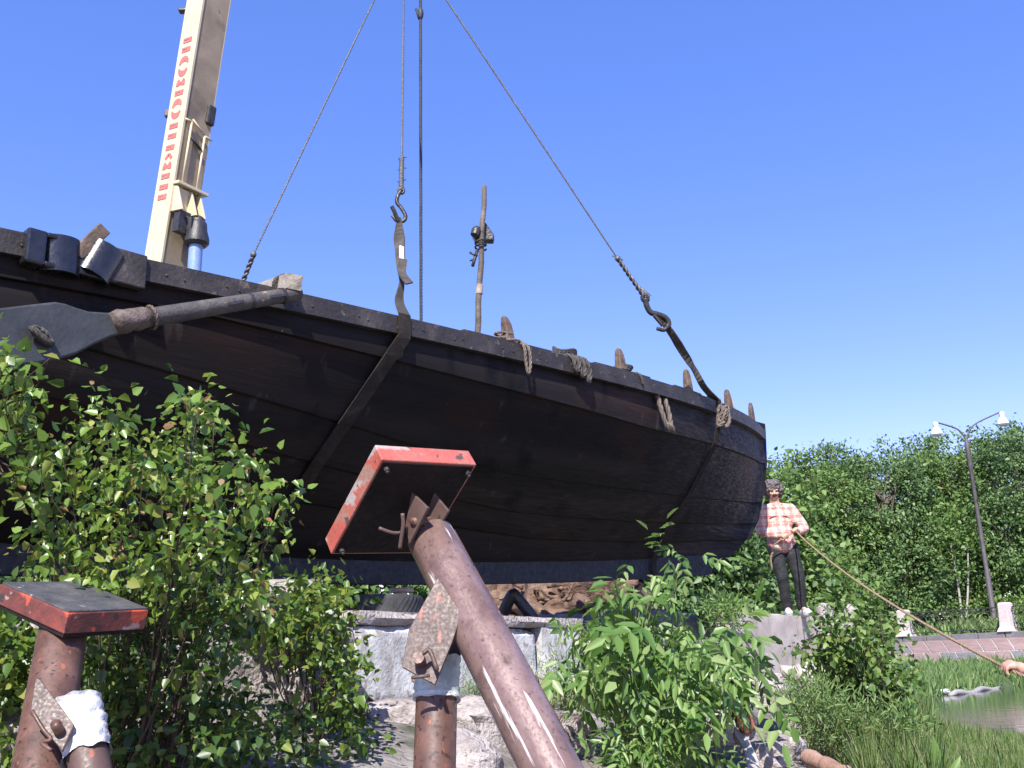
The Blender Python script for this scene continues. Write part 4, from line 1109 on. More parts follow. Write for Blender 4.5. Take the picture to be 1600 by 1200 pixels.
# steering oar lashed at the rail
OE, OJ, OT = P(467, 458, 6.20), P(193, 503, 5.35), P(-160, 555, 4.45)
ax = (OJ - OE).normalized(); oup = (ZV - ax * ZV.dot(ax)).normalized(); onn = ax.cross(oup).normalized()
if onn.y > 0: onn = -onn
oar = thing('steering_oar', 'long dark steering oar with broad blade lashed outside the boat at left', 'oar', OJ)
m_ = MB(); pts = [OE.lerp(OJ, i / 10) for i in range(11)]
m_.tube(pts, [.044 + .0012 * i for i in range(11)], 12); m_.build('shaft', M['shaft'], oar, smooth=True, angle=50)
for f in (.16, .42):  # black inserts paint the dark inside the recessed slots
    m_ = MB(); c = OE.lerp(OJ, f) + onn * (.044 + .001) + oup * -.004
    m_.box(c, (.115, .012, .022), Matrix((ax, onn, oup)).transposed())
    m_.build('slot', M['black'], oar, bevel=.004)
for f in (.10, .30):
    m_ = MB(); m_.tube([OE.lerp(OJ, f), OE.lerp(OJ, f + .018)], .051, 12); m_.build('band', M['steel'], oar, smooth=True, angle=50)
m_ = MB(); m_.tube([OE.lerp(OJ, .87 + .03 * i) + oup * (.006 * (i % 2)) for i in range(7)], [.055, .060, .064, .061, .066, .068, .060], 14); m_.rope([OE.lerp(OJ, .86) + oup * .062 * math.cos(k * .5) + onn * .062 * math.sin(k * .5) for k in range(15)], .010); m_.build('binding', M['binding'], oar, smooth=True)
bl = (OT - OJ).normalized(); bup = (ZV - bl * ZV.dot(bl)).normalized(); bnn = bl.cross(bup)
def bp(px, py):                                     # a point of the blade plane seen at a pixel
    r = ray(px, py); k = (OJ - EYEV).dot(bnn) / r.dot(bnn); return EYEV + r * k
outl = [(208, 488), (192, 487), (168, 488), (140, 486), (120, 480), (104, 474), (88, 471), (60, 474), (0, 481), (-90, 492), (-160, 505), (-180, 540), (-160, 580), (0, 573), (60, 568), (92, 561), (120, 553), (150, 537), (175, 526), (196, 520), (208, 516)]
m_ = MB(); pp = [bp(*q) for q in outl]; sg = -1 if bnn.y > 0 else 1
m_.prism([q - bnn * sg * .0 for q in pp], bnn * -.045 * sg); m_.build('blade', M['oarblade'], oar, bevel=.012)
m_ = MB(); c = bp(61, 527) + bnn * sg * .03; rg = random.Random(5)
for i in range(6):
    a0 = rg.uniform(0, 6); m_.rope([c + bl * .05 * math.cos(a0 + k) + bup * .05 * math.sin(a0 * 1.3 + k * 1.2) + bnn * sg * .02 * math.sin(k) for k in range(7)], .014)
m_.build('rope_knot', M['darkrope'], oar, smooth=True)
# squared timber over the rail with lashing
TE, TB = P(461, 441, 6.12), P(380, 466, 6.95)
ta = (TB - TE).normalized(); tu = (ZV - ta * ZV.dot(ta)).normalized(); tn = ta.cross(tu)
t_ = thing('timber_beam', 'pale squared timber lying across the rail above the oar end', 'timber', TE)
m_ = MB(); rough_block(m_, TE - tu * .045 - tn * .05, tn * .10, ta * 1.1, tu * .095, 4, .004, .03); m_.build('beam', M['timber'], t_)
m_ = MB(); c = TE + ta * .16
for j in range(3): m_.rope([c + ta * .02 * j + tu * .066 * math.cos(k * .5) + tn * .068 * math.sin(k * .5) for k in range(14)], .008)
m_.build('lashing', M['darkrope'], t_, smooth=True)

# ------------------------------------------------------------------ crane boom behind the boat
BY = 14.0
b0 = PY(236, 412, BY); 
nU = Vector((.85, -.53, 0)); nS = Vector((-.53, -.85, 0))
def solve_top(px, py):
    for k in range(400):
        dl = k * .002; q = PY(px, py, BY - dl)
        if (q.x - c0.x) - nU.x / -nU.y * dl <= 0: return q
    return q
c0 = PY(250, 415, BY)                              # front corner line of the box section, low point
c1 = solve_top(317, 0)
bd = (c1 - c0).normalized()
nU = (nU - bd * nU.dot(bd)).normalized(); nS = bd.cross(nU); nS = nS if nS.y < 0 else -nS
# widths from the picture: measure the left edge and right edge at mid height
def wid(target_px, target_py, dirv):
    best = None
    for k in range(10, 140):
        w_ = k * .01; q = c0.lerp(c1, .5) - dirv * w_
        x = PXof(q)[0]
        e = abs(x - target_px)
        if best is None or e < best[0]: best = (e, w_)
    return best[1]
mid = PXof(c0.lerp(c1, .5))
WS = wid(258, mid[1], nU)                          # the lettered side, depth behind the corner
WU = wid(328, mid[1], nS)                          # the underside
crane = thing('crane', 'cream crane boom with red lettering and blue ram rising behind the boat', 'crane', c0 - bd * 5.6)
lo_ = c0 - bd * 5.2; hi_ = c1 + bd * 3.0
m_ = MB()
o = lo_ - nU * WS
# four plates of the box; the underside colour is darkened for its shade
m_.slab(lo_, (hi_ - lo_), -nU * WS, -nS * .02)
m_.slab(lo_ - nS * WU + nS * .02, (hi_ - lo_), -nU * WS, -nS * -.02)
m_.build('boom_side', M['cream'], crane)
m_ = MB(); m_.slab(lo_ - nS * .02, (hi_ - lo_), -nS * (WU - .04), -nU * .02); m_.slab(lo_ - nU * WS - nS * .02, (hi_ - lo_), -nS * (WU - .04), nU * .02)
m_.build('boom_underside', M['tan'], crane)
m_ = MB(); m_.slab(lo_ + nU * .001 + nS * .003, (hi_ - lo_), -nS * .035, nU * .012); m_.build('edge_strip', M['cream'], crane)
# red stencil letters down the side
LT = MB()
lc0, lc1 = lo_, hi_
def along(py):                                     # parameter point on the corner edge at image row py
    a_, b_ = 0.0, 1.0
    for _ in range(40):
        q = (a_ + b_) / 2
        if PXof(lo_.lerp(hi_, q))[1] > py: a_ = q
        else: b_ = q
    return lo_.lerp(hi_, a_)
def mark(py, u0, u1, h, kind='bar'):
    o = along(py) + nS * .003
    def q(u, v): return o - nU * WS * u + bd * v
    if kind == 'bar':
        LT.slab(q(u0, -h / 2), q(u1, -h / 2) - q(u0, -h / 2), bd * h * .42, nS * .004)
        LT.slab(q(u0, h * .10), q(u1, h * .10) - q(u0, h * .10), bd * h * .42, nS * .004)
        LT.slab(q(u0 + .0, -h * .1), (q(u1, 0) - q(u0, 0)) * .4, bd * h * .22, nS * .004)
    elif kind == 'O':
        for sgn in (1, -1):
            pts = [q((u0 + u1) / 2 + (u1 - u0) / 2 * math.cos(a) * 1.0, h / 2 * math.sin(a)) for a in [sgn * (.25 + math.pi * .80 * i / 9) + (0.0 if sgn > 0 else -.0) for i in range(10)]]
            LT.ribbon(pts, bd.cross(nS) * -.3 + bd, [.03 + .075 * math.sin(math.pi * i / 9) for i in range(10)], .006)
    elif kind in 'MV':
        sg = 1 if kind == 'M' else -1
        um = (u0 + u1) / 2
        for ua in (u0 + .06, u1 - .06):
            LT.ribbon([q(ua, sg * h / 2), q(um, -sg * h * .3)], (bd.cross(nS)), .055, .006)
        if kind == 'M': LT.slab(q(u0, -h * .5), q(u0 + .16, -h * .5) - q(u0, -h * .5), bd * h * .6, nS * .004); LT.slab(q(u1 - .16, -h * .5), q(u1, -h * .5) - q(u1 - .16, -h * .5), bd * h * .6, nS * .004)
for py, kind, h in ((58, 'bar', .085), (73, 'bar', .085), (99, 'O', .26), (125, 'M', .11), (141, 'bar', .085), (166, 'O', .25), (193, 'bar', .085), (209, 'bar', .085), (227, 'bar', .085), (240, 'V', .10), (256, 'M', .11), (272, 'bar', .085), (289, 'bar', .085), (305, 'bar', .085)):
    mark(py, .28, .77, h, kind)
LT.build('lettering', M['redpaint'], crane, recalc=True)
# lug on the left edge, tiny cap at the top
m_ = MB(); q = along(168) - nU * (WS + .03) - nS * .04; m_.box(q, (.13, .10, .12)); m_.build('lug', M['rustplate'], crane, bevel=.015)
m_ = MB(); q = along(4) - nU * (WS + .06) - nS * .04; m_.box(q, (.20, .12, .05)); m_.build('lug', M['black'], crane, bevel=.015)
def under_pt(py, v, out=0.0): return along(py) - nS * WU * v + nU * out
# frame of thin angle bars on the underside
m_ = MB()
for v in (.22, .72): m_.tube([under_pt(290, v, .05), under_pt(186 if v < .5 else 197, v, .05)], .018, 6)
m_.tube([under_pt(186, .02, .04), under_pt(186, .24, .05)], .018, 6); m_.tube([under_pt(182, .24, .05), under_pt(196, .72, .05)], .018, 6); m_.tube([under_pt(197, .70, .05), under_pt(198, .99, .04)], .018, 6)
m_.build('guard_bars', M['cream'], crane, smooth=True)
m_ = MB(); m_.tube([under_pt(208, .24, .05), under_pt(220, .66, .05)], .025, 6); m_.build('dark_bar', M['black'], crane, smooth=True)
m_ = MB(); m_.box(under_pt(160, .86, .0), (.16, .10, .34), Matrix((nS, nU, bd)).transposed()); m_.build('dark_port', M['black'], crane, bevel=.03)
m_ = MB(); m_.slab(under_pt(288, -.02, .0), -nS * WU * 1.06, bd * .05, nU * .14); m_.build('cross_plate', M['cream'], crane, bevel=.008)
m_ = MB()
for v in (.02, .50, .80): m_.prism([under_pt(291, v, .01), under_pt(291, v, .10), under_pt(330, v, .30), under_pt(330, v, .01)], -nS * .03)
m_.slab(under_pt(330, .02, .012), -nS * WU * .48, bd * .42, nU * .05)
m_.build('ram_bracket', M['cream'], crane, bevel=.006)
m_ = MB()
q0, q1 = under_pt(340, .70, .22), under_pt(372, .70, .26)
m_.lathe([(.10, 0), (.14, .05), (.15, .16), (.19, .30), (.19, .38), (.15, .42)], q0 + bd * .06, (q1 - q0), 16)
m_.ball(q0 + bd * .03, .12, 12, 8); m_.tube([under_pt(338, .25, .2), under_pt(338, .95, .2)], .045, 8)
m_.box(under_pt(345, .25, .16), (.20, .14, .34), Matrix((nS, nU, bd)).transposed()); m_.tube([under_pt(335, .40, .24), under_pt(362, .45, .24)], .05, 8)
m_.build('ram_head', M['black'], crane, smooth=True, angle=40)
m_ = MB(); m_.tube([q1, q1 + (q1 - q0).normalized() * 5.0], .105, 16); m_.build('ram_rod', M['bluecyl'], crane, smooth=True, angle=50)
# turntable below, hidden by the boat from here
m_ = MB(); bo = lo_; m_.box(Vector((bo.x - .2, bo.y + .3, 2.45)), (2.2, 2.4, 1.1)); m_.lathe([(.9, 0), (.9, .4)], Vector((bo.x - .2, bo.y + .3, 1.6)), seg=24); m_.build('turntable', M['cream'], crane, bevel=.05)

# ------------------------------------------------------------------ boat stands in the foreground
def arb(pts_px): return [P(*q) for q in pts_px]
J1 = thing('boat_stand', 'rusty tilted boat stand in the foreground centre with red rimmed head', 'boat stand', P(870, 1215, 2.70), 'steel stands for propping the boat')
def ground_ext(a, b, z=.66):
    d = (b - a); k = (z - a.z) / d.z; return a + d * k
pa, pb = P(672, 838, 3.40), P(860, 1200, 2.72)
pe = ground_ext(pa, pb)
def pipe(name, a, b, r, mat, root, open_top=False):
    m_ = MB(); ax = (b - a).normalized(); L = (b - a).length
    pr = [(r * .90, 0.012), (r * .96, 0), (r, .006)] + [(r, L * i / 10) for i in range(1, 11)]
    m_.lathe(pr, a, ax, 40)
    return m_.build(name, M[mat], root, smooth=True, angle=40)
pipe('main_pipe', pa, pe, .081, 'rust', J1)
pax = (pb - pa).normalized()
# weld seam along the right edge of the pipe
sd_ = (pax.cross(Vector((0, -1, 0)))).normalized(); sd_ = sd_ if sd_.x > 0 else -sd_
m_ = MB(); m_.tube([pa + sd_ * .079 + pax * .03, pa + sd_ * .079 + pax * .9], .006, 6); m_.build('weld_seam', M['rustdark'], J1, smooth=True)
# gusset plates and pin
gp = arb([(684, 902, 3.13), (722, 958, 3.06), (704, 1000, 2.99), (677, 1066, 2.93), (628, 1042, 2.99), (640, 985, 3.06)])
gn = (gp[1] - gp[0]).cross(gp[4] - gp[0]).normalized(); gn = gn if gn.y > 0 else -gn
def flat(pts, n, o): return [q - n * (q - o).dot(n) for q in pts]
gp = flat(gp, gn, gp[0])
m_ = MB(); m_.prism(gp, gn * .012); m_.build('gusset_plate', M['rustplate'], J1, bevel=.002)
m_ = MB(); m_.prism([q + gn * .15 for q in gp], gn * .012); m_.build('gusset_plate', M['rustplate'], J1, bevel=.002)
c = flat([P(655, 1030, 2.97)], gn, gp[0])[0]
m_ = MB(); m_.tube([c - gn * .045, c + gn * .2], .018, 12); m_.build('pin', M['rustdark'], J1, smooth=True, angle=40)
gu = Vector((0, 0, 1)) - gn * gn.z; gu.normalize(); gs = gu.cross(gn); gs = gs if gs.x > 0 else -gs
m_ = MB(); m_.tube(smooth_path([c - gn * .05 + gs * .015 + gu * .01, c - gn * .05 + gs * .035 + gu * .018, c - gn * .05 + gs * .06 - gu * .04], 4), .007, 8); m_.tube([c - gn * .03 - gs * .02 - gu * .055, c - gn * .03 + gs * .035 - gu * .05], .006, 6); m_.build('pin_handle', M['rustplate'], J1, smooth=True)
# support leg
la, lb = P(684, 1026, 3.15), P(679, 1200, 2.98)
le = ground_ext(la, lb)
pipe('support_leg', la, le, .064, 'rustdark', J1)
def wrap(a, b, r, mat, root, seed, flare=.006):
    m_ = MB(); n = 18; seg = 36; vs = []; ax = (b - a).normalized(); u = ax.orthogonal().normalized(); w = ax.cross(u)
    for i in range(n + 1):
        c = a.lerp(b, i / n)
        for k in range(seg):
            an = 2 * math.pi * k / seg; d = u * math.cos(an) + w * math.sin(an)
            q = c + d * r
            rr = r + flare * (.6 + .8 * noise.noise(Vector((d.x * 1.6 + seed, d.y * 1.6, i * .8 + 1.4 * d.x))) + .7 * noise.noise(Vector((d.x * 3, d.y * 3 + seed, i * 1.9)))) + (.004 if i in (0, n) else 0)
            e = ax * (.018 * noise.noise(d * 1.7 + Vector((seed, i // n, 0))) if i in (0, n) else 0)
            vs.append(c + d * rr + e)
    m_.add(vs, [(i * seg + k, i * seg + (k + 1) % seg, (i + 1) * seg + (k + 1) % seg, (i + 1) * seg + k) for i in range(n) for k in range(seg)])
    return m_.build('plastic_wrap', M[mat], root, smooth=True)
wax = (lb - la).normalized()
wrap(la + wax * .01, la + wax * .135, .067, 'greyplastic', J1, 3)
m_ = MB(); m_.tube([la + wax * .12, la + wax * .132], .0745, 30); m_.build('wrap_edge', M['plastic'], J1, smooth=True, angle=50)
# tilted head: slab
def head(root, V, A, B, Tdir, th, topmat, sidemat, botmat, name='head_plate'):
    """V near corner of the face that looks at us, A and B its neighbours, Tdir away from that face"""
    e1, e2 = A - V, B - V
    n = e1.cross(e2).normalized(); n = n if n.dot(Tdir) > 0 else -n
    m_ = MB(); m_.slab(V, e1, e2, n * th); h = m_.build(name, M[sidemat], root, bevel=.004)
    m_ = MB(); i = .025; u1 = e1.normalized(); u2 = e2.normalized()
    m_.slab(V + u1 * i * .35 + u2 * i * .35 - n * .004, e1 - u1 * i * .7, e2 - u2 * i * .7, n * .006)
    m_.build('face_plate', M[botmat], root, bevel=.002)
    for a, b in ((.07, .07), (.93, .07), (.07, .93), (.93, .93)):
        m_ = MB(); q = V + e1 * a + e2 * b - n * .004; m_.tube([q, q - n * .016], .009, 8); m_.tube([q - n * .010, q - n * .024], .005, 6)
        m_.build('bolt', M['steel'], root)
    return n, e1, e2
V0 = P(597, 718, 3.20); n_, e1_, e2_ = head(J1, V0, P(745, 726, 3.42), P(517, 866, 3.40), P(580, 692, 3.3) - P(597, 718, 3.2), .072, 'redrim', 'redrim', 'plateunder')
# ears under the head and the hinge pin
cH = V0 + e1_ * .5 + e2_ * .5
u1 = e1_.normalized(); u2 = e2_.normalized()
for lab_, q in (('hinge_ear', arb([(643, 769, 3.34), (668, 793, 3.28), (638, 850, 3.30), (633, 822, 3.33)])), ('hinge_ear', arb([(678, 770, 3.40), (701, 798, 3.36), (690, 822, 3.38), (662, 812, 3.40)]))):
    nn = (q[1] - q[0]).cross(q[3] - q[0]).normalized(); nn = nn if nn.y > 0 else -nn
    m_ = MB(); m_.prism(flat(q, nn, q[0]), nn * .012); m_.build(lab_, M['rustplate'], J1, bevel=.002)
m_ = MB(); m_.tube(arb([(645, 815, 3.3), (690, 815, 3.42)]), .014, 10); m_.ball(P(670, 826, 3.41), .05, 14, 10); m_.build('hinge_pin', M['rustdark'], J1, smooth=True)
m_ = MB(); m_.tube(smooth_path(arb([(592, 825, 3.28), (612, 832, 3.29), (626, 832, 3.30), (631, 826, 3.31)]), 4), .006, 8); m_.tube(smooth_path(arb([(629, 802, 3.29), (630, 820, 3.29), (627, 842, 3.29), (625, 857, 3.29)]), 4), .007, 8); m_.build('locking_rod', M['rustplate'], J1, smooth=True)

J2 = thing('boat_stand', 'dark rusty boat stand at lower left with level pad and white wrapped leg', 'boat stand', P(60, 1230, 3.0), 'steel stands for propping the boat')
pa, pb = P(99, 985, 3.46), P(62, 1200, 3.02)
pe = ground_ext(pa, pb); pipe('main_pipe', pa, pe, .080, 'rustdark', J2)
N0 = P(107, 957, 3.30); A0, B0 = P(233, 952, 3.58), P(1, 911, 3.53)
n_, e1_, e2_ = None, A0 - N0, B0 - N0
nd = e1_.cross(e2_).normalized(); nd = nd if nd.z > 0 else -nd
m_ = MB(); m_.slab(N0 - nd * .072, e1_, e2_, nd * .07); m_.build('head_plate', M['redrim_shaded'], J2, bevel=.004)
m_ = MB(); m_.slab(N0 - nd * .003 + (e1_ + e2_) * .01, e1_ * .98, e2_ * .98, nd * .008); m_.build('rubber_pad', M['platetop'], J2, bevel=.003)
m_ = MB(); m_.slab(N0 - nd * .085 + (e1_ + e2_) * .015, e1_ * .97, e2_ * .97, nd * .012); m_.build('face_plate', M['plateunder'], J2)
cH = N0 + (e1_ + e2_) * .5
m_ = MB(); m_.tube([cH - nd * .085, cH - nd * .16], .07, 16); m_.ball(cH - nd * .15, .06, 14, 10); m_.build('hinge_block', M['rustdark'], J2, smooth=True, angle=40)
gp = arb([(56, 1056, 3.07), (64, 1062, 3.06), (116, 1132, 2.98), (97, 1172, 2.92), (47, 1114, 2.99)])
gn = (gp[2] - gp[0]).cross(gp[4] - gp[0]).normalized(); gn = gn if gn.y > 0 else -gn
gp = flat(gp, gn, gp[0])
m_ = MB(); m_.prism(gp, gn * .012); m_.build('gusset_plate', M['rustplate'], J2, bevel=.002)
m_ = MB(); m_.prism([q + gn * .17 for q in gp], gn * .012); m_.build('gusset_plate', M['rustplate'], J2, bevel=.002)
c = flat([P(93, 1142, 2.97)], gn, gp[0])[0]
m_ = MB(); m_.tube([c - gn * .04, c + gn * .22], .016, 10); m_.tube(smooth_path(arb([(50, 1110, 2.95), (68, 1140, 2.92), (80, 1155, 2.9), (65, 1160, 2.9), (80, 1172, 2.88)]), 4), .006, 6); m_.build('pin', M['rustdark'], J2, smooth=True)
la, lb = P(124, 1112, 3.10), P(150, 1250, 2.92)
le = ground_ext(la, lb); pipe('support_leg', la, le, .060, 'rustplate', J2)
wax = (lb - la).normalized()
wrap(la - wax * .03, la + wax * .155, .062, 'plastic', J2, 8, .012)
m_ = MB(); m_.ball(la - wax * .03, (.066, .066, .03), 20, 8); m_.build('wrap_cap', M['plastic'], J2, smooth=True)
#__WALL__
# ------------------------------------------------------------------ quay wall blocks
def wallblock(t0, t1, z0, z1, mat, lab, seed, amp=.012, thick=.42, d=0.0, cat='concrete block', name='concrete_block', group='concrete blocks of the quay wall', corner=1.0):
    m_ = MB(); rough_block(m_, WP(t0, d, z0), WP(t1, d, z0) - WP(t0, d, z0), WP(t0, d - thick, z0) - WP(t0, d, z0), Vector((0, 0, z1 - z0)), seed, amp, .055, 0, corner)
    return tag(m_.build(name, M[mat], None, smooth=True, angle=45), lab, cat, group)
wallblock(0, 1.43, 1.36, 1.93, 'concrete', 'pale sunlit concrete wall block behind the centre stand, below the tyre', 1, .022, corner=1.4)
wallblock(1.46, 2.16, 1.42, 1.93, 'concrete', 'pale concrete block right of the tilted pipe, in the wall middle', 2, .022, corner=1.4)
wallblock(2.19, 2.82, 1.42, 1.95, 'concrete', 'bluish shaded concrete block at the wall end beside the large compound leaved bush', 3)
wallblock(-1.45, -.03, 1.25, 1.90, 'rubble', 'rough pitted wall block half hidden by creeper, left of the pale sunlit block', 4, .035, corner=1.6)
wallblock(-2.95, -1.5, 1.15, 1.95, 'rubble', 'rough wall block overgrown by creeper under the birch sapling', 5, .035, corner=1.6)
wallblock(-4.6, -3.0, 1.1, 1.95, 'rubble', 'rough wall block behind the lower left stand', 6, .035, corner=1.6)
wallblock(-.05, 1.42, 1.93, 2.03, 'rubble', 'crumbling rough cap course on the pale sunlit block, carrying the tyre', 7, .03, .5, .03, 'wall cap', 'wall_cap', 'cap courses of the quay wall', 1.3)
wallblock(1.45, 2.84, 1.94, 2.03, 'rubble', 'thin dark cap course right of the tilted pipe, below the brown heap', 8, .018, .5, .02, 'wall cap', 'wall_cap', 'cap courses of the quay wall')
wallblock(5.7, 8.55, 1.2, 2.17, 'concrete2', 'large concrete block the man stands on, half shaded by the boat', 9, .010, .7, cat='concrete block')
wallblock(8.58, 9.35, 1.2, 2.15, 'concrete2', 'rust streaked concrete block right of the man', 10, .016, .6)
wallblock(2.86, 5.66, 1.0, 1.85, 'rubble', 'broken low wall block behind the large compound leaved bush', 11, .04, corner=1.8)
# stumps of broken concrete right of the man
def stump(px, py0, py1, Y, w, lab, seed, mat='rubble'):
    a = PY(px, py1, Y); z1 = PY(px, py0, Y).z
    m_ = MB(); rough_block(m_, (a.x - w / 2, Y, a.z - .1), (w, .05, 0), (-.05, w * .8, 0), (0.02, 0, z1 - a.z + .1), seed, .03, .05, 0, 1.5)
    tag(m_.build('concrete_post', M[mat], None, smooth=True, angle=45), lab, 'concrete post', 'broken concrete posts by the wall')
stump(1300, 942, 1010, 13.2, .20, 'taller broken concrete post stub right of the man', 21)
stump(1338, 944, 1000, 13.6, .16, 'smaller broken concrete post stub in the leafy shrub', 22)
stump(1272, 952, 1000, 14.0, .22, 'squat broken concrete stub next to the man\'s white shoes', 23)

# rubble, each piece a thing
def rock(px, py, d, size, lab, seed, mat='rubble', blocky=.5, rot=.3, rough=.25, sub=4, name='rubble_rock', cat='rock', group='rubble at the foot of the wall', dz=0):
    m_ = MB(); c = P(px, py, d); c.z += dz
    rock_mesh(m_, c, size, seed, rot, sub, rough, 0, blocky)
    tag(m_.build(name, M[mat], None, smooth=True), lab, cat, group)
m_ = MB(); a = P(735, 1118, 6.35); rough_block(m_, a - Vector((0, 0, .55)), Vector((.86, .50, -.03)), Vector((-.35, .62, 0)), Vector((0, 0, .55)), 31, .05, .045, 0, 1.5)
tag(m_.build('broken_slab', M['rubble'], None, smooth=True, angle=50), 'big cracked pinkish concrete slab at the frame bottom, right of the tilted pipe', 'slab', 'rubble at the foot of the wall')
rock(640, 1135, 6.75, (.42, .30, .20), 'rough pale rubble lump under the sunlit wall block', 41)
rock(745, 1130, 6.7, (.24, .25, .16), 'rough rubble lump between the two pipes of the centre stand', 42)
rock(600, 1195, 6.0, (.26, .22, .17), 'pinkish stone at the frame bottom left of the centre support pipe', 43, rot=.8)
rock(735, 1200, 5.7, (.22, .2, .2), 'pitted stone at the frame bottom between the two centre pipes', 44, rot=1.2)
rock(505, 1010, 6.5, (.22, .20, .15), 'pale rubble lump peeping through creeper left of the sunlit block', 45, rot=.5)
rock(400, 965, 6.3, (.20, .18, .10), 'flat pale stone on the wall top below the birch sapling', 46, rot=.2)
rock(490, 1075, 6.0, (.22, .2, .16), 'pale rubble stone low in the creeper', 47, rot=.9)
rock(455, 925, 6.6, (.24, .2, .09), 'flat grey stone on the wall just under the keel', 48, rot=.1)
rock(20, 1010, 5.2, (.3, .25, .22), 'rough stone at the left frame edge behind the lower left stand', 49, rot=.4)
rock(15, 1165, 4.6, (.22, .2, .2), 'lichened stone at the lower left frame corner', 50, rot=.6)
rock(1205, 1085, 8.8, (.22, .2, .16), 'grey rubble stone above the red brick', 51, rot=.7)
rock(1232, 1165, 7.4, (.15, .13, .11), 'pale angular stone right of the red brick', 52, 'rubble', .6, .9)
rock(1195, 1180, 7.1, (.16, .14, .10), 'brownish rubble clump below the red brick', 53, rot=.2)
rock(1275, 1070, 11.2, (.42, .3, .26), 'broken concrete lump below the rust streaked block', 54, 'concrete2', .5, .4)
rock(1225, 1075, 11.6, (.45, .25, .2), 'rough concrete footing below the block the man stands on', 55, 'concrete2', .7, .2)
rock(1310, 1075, 11.0, (.3, .25, .2), 'pale rubble lump beside the leafy shrub', 56, 'concrete2', .5, 1.0)
rock(1135, 957, 12.2, (.09, .07, .05), 'small white stone lying on the shaded wall block left of the man', 57, 'whiteenamel', .5, .1, .2, 3, 'stone', 'stone', None)
rock(1120, 1130, 7.4, (.3, .22, .16), 'shaded rubble stone under the large compound leaved bush', 58)
m_ = MB(); rough_block(m_, P(1168, 1150, 6.7), Vector((.09, .04, .045)), Vector((-.03, .08, 0)), Vector((-.05, -.01, .15)), 61, .010, .02, 0, 1.3)
tag(m_.build('brick', M['brick'], None, smooth=True, angle=50), 'broken red brick tilted on the rubble beside grey driftwood', 'brick')
m_ = MB(); a = P(1145, 1095, 7.05); b = P(1178, 1215, 6.45); n_ = 10; 
pts = [a.lerp(b, i / n_) + Vector((.012 * math.sin(i), 0, 0)) for i in range(n_ + 1)]
m_.ribbon(pts, Vector((1, .3, 0)), [.085 + .018 * math.sin(i * 1.7) for i in range(n_ + 1)], .05)
tag(m_.build('driftwood_plank', M['driftwood'], None, bevel=.008), 'split grey driftwood plank standing in the rubble at the frame bottom', 'plank')
m_ = MB(); a = P(1262, 1183, 7.2); b = P(1345, 1222, 6.5); m_.tube([a.lerp(b, i / 8) for i in range(9)], [.06 + .008 * math.sin(i * 2.3) for i in range(9)], 10)
tag(m_.build('log', M['pinkbeam'], None, smooth=True, angle=50), 'reddish log end at the frame bottom in the grass', 'log')
m_ = MB(); m_.tube(arb([(566, 1083, 6.9), (590, 1102, 6.85), (612, 1117, 6.8)]), .013, 6)
tag(m_.build('iron_rod', M['rustdark'], None, smooth=True), 'short dark rod sticking out under the sunlit wall block', 'rod')

# tyre, bollard, brown heap, bent pipe on the quay
c = P(593, 951, 7.70); m_ = MB(); zt = c.z
prof = [(.20, -.075), (.27, -.088), (.32, -.088), (.334, -.076), (.338, -.045), (.338, -.015), (.338, .015), (.338, .045), (.334, .076), (.32, .088), (.27, .088), (.20, .075), (.19, .05), (.23, .0), (.19, -.05)]
va = []; seg = 88
for ip, (r_, h_) in enumerate(prof):
    for k in range(seg):
        an = 2 * math.pi * k / seg; rr = r_ - (.016 if (r_ > .333 and (k + ip) % 2) else 0)
        va.append(c + Vector((rr * math.cos(an), rr * math.sin(an), h_)))
npf = len(prof); m_.add(va, [(i * seg + k, i * seg + (k + 1) % seg, ((i + 1) % npf) * seg + (k + 1) % seg, ((i + 1) % npf) * seg + k) for i in range(npf) for k in range(seg)])
tag(m_.build('tyre', M['tyre'], None, smooth=True, angle=50), 'old black car tyre lying flat on the wall top under the boat', 'tyre')
c = P(627, 968, 8.2); m_ = MB(); m_.lathe([(.05, 0), (.05, .10), (.045, .11), (.045, .20), (.05, .215), (.10, .22), (.105, .25), (.03, .26)], c, seg=18)
tag(m_.build('bollard', M['granite'], None, smooth=True, angle=40), 'small pale mushroom shaped bollard beside the old tyre', 'bollard')
m_ = MB(); rgh = random.Random(8)
for (px, py, d, sz, sd) in ((765, 945, 13.5, (.4, .4, .34), 6), (800, 940, 13.6, (.55, .4, .38), 1), (880, 940, 13.8, (.65, .4, .5), 2), (960, 942, 14.2, (.6, .4, .5), 3), (850, 965, 13.2, (.7, .4, .25), 4), (905, 975, 13.2, (.6, .4, .25), 5)):
    rock_mesh(m_, P(px, py, d), sz, sd + 70, .4 * sd, 4, .55, 0, 0)
for i in range(26):
    a = P(rgh.uniform(800, 985), rgh.uniform(915, 965), 13.1); b = a + Vector((rgh.uniform(-.45, .45), rgh.uniform(-.2, .05), rgh.uniform(-.05, .28)))
    m_.tube(smooth_path([a, a.lerp(b, .5) + Vector((0, 0, rgh.uniform(-.06, .08))), b], 4), [.035 - .003 * k for k in range(9)], 6)
tag(m_.build('root_heap', M['heap'], None, smooth=True), 'crumpled brown heap like torn tree roots under the keel', 'heap')
m_ = MB(); m_.tube(smooth_path(arb([(786, 958, 9.3), (800, 930, 9.3), (808, 934, 9.3), (838, 972, 9.25)]), 5), .055, 10)
tag(m_.build('bent_pipe', M['black'], None, smooth=True, angle=60), 'bent black pipe leaning before the brown heap', 'pipe')

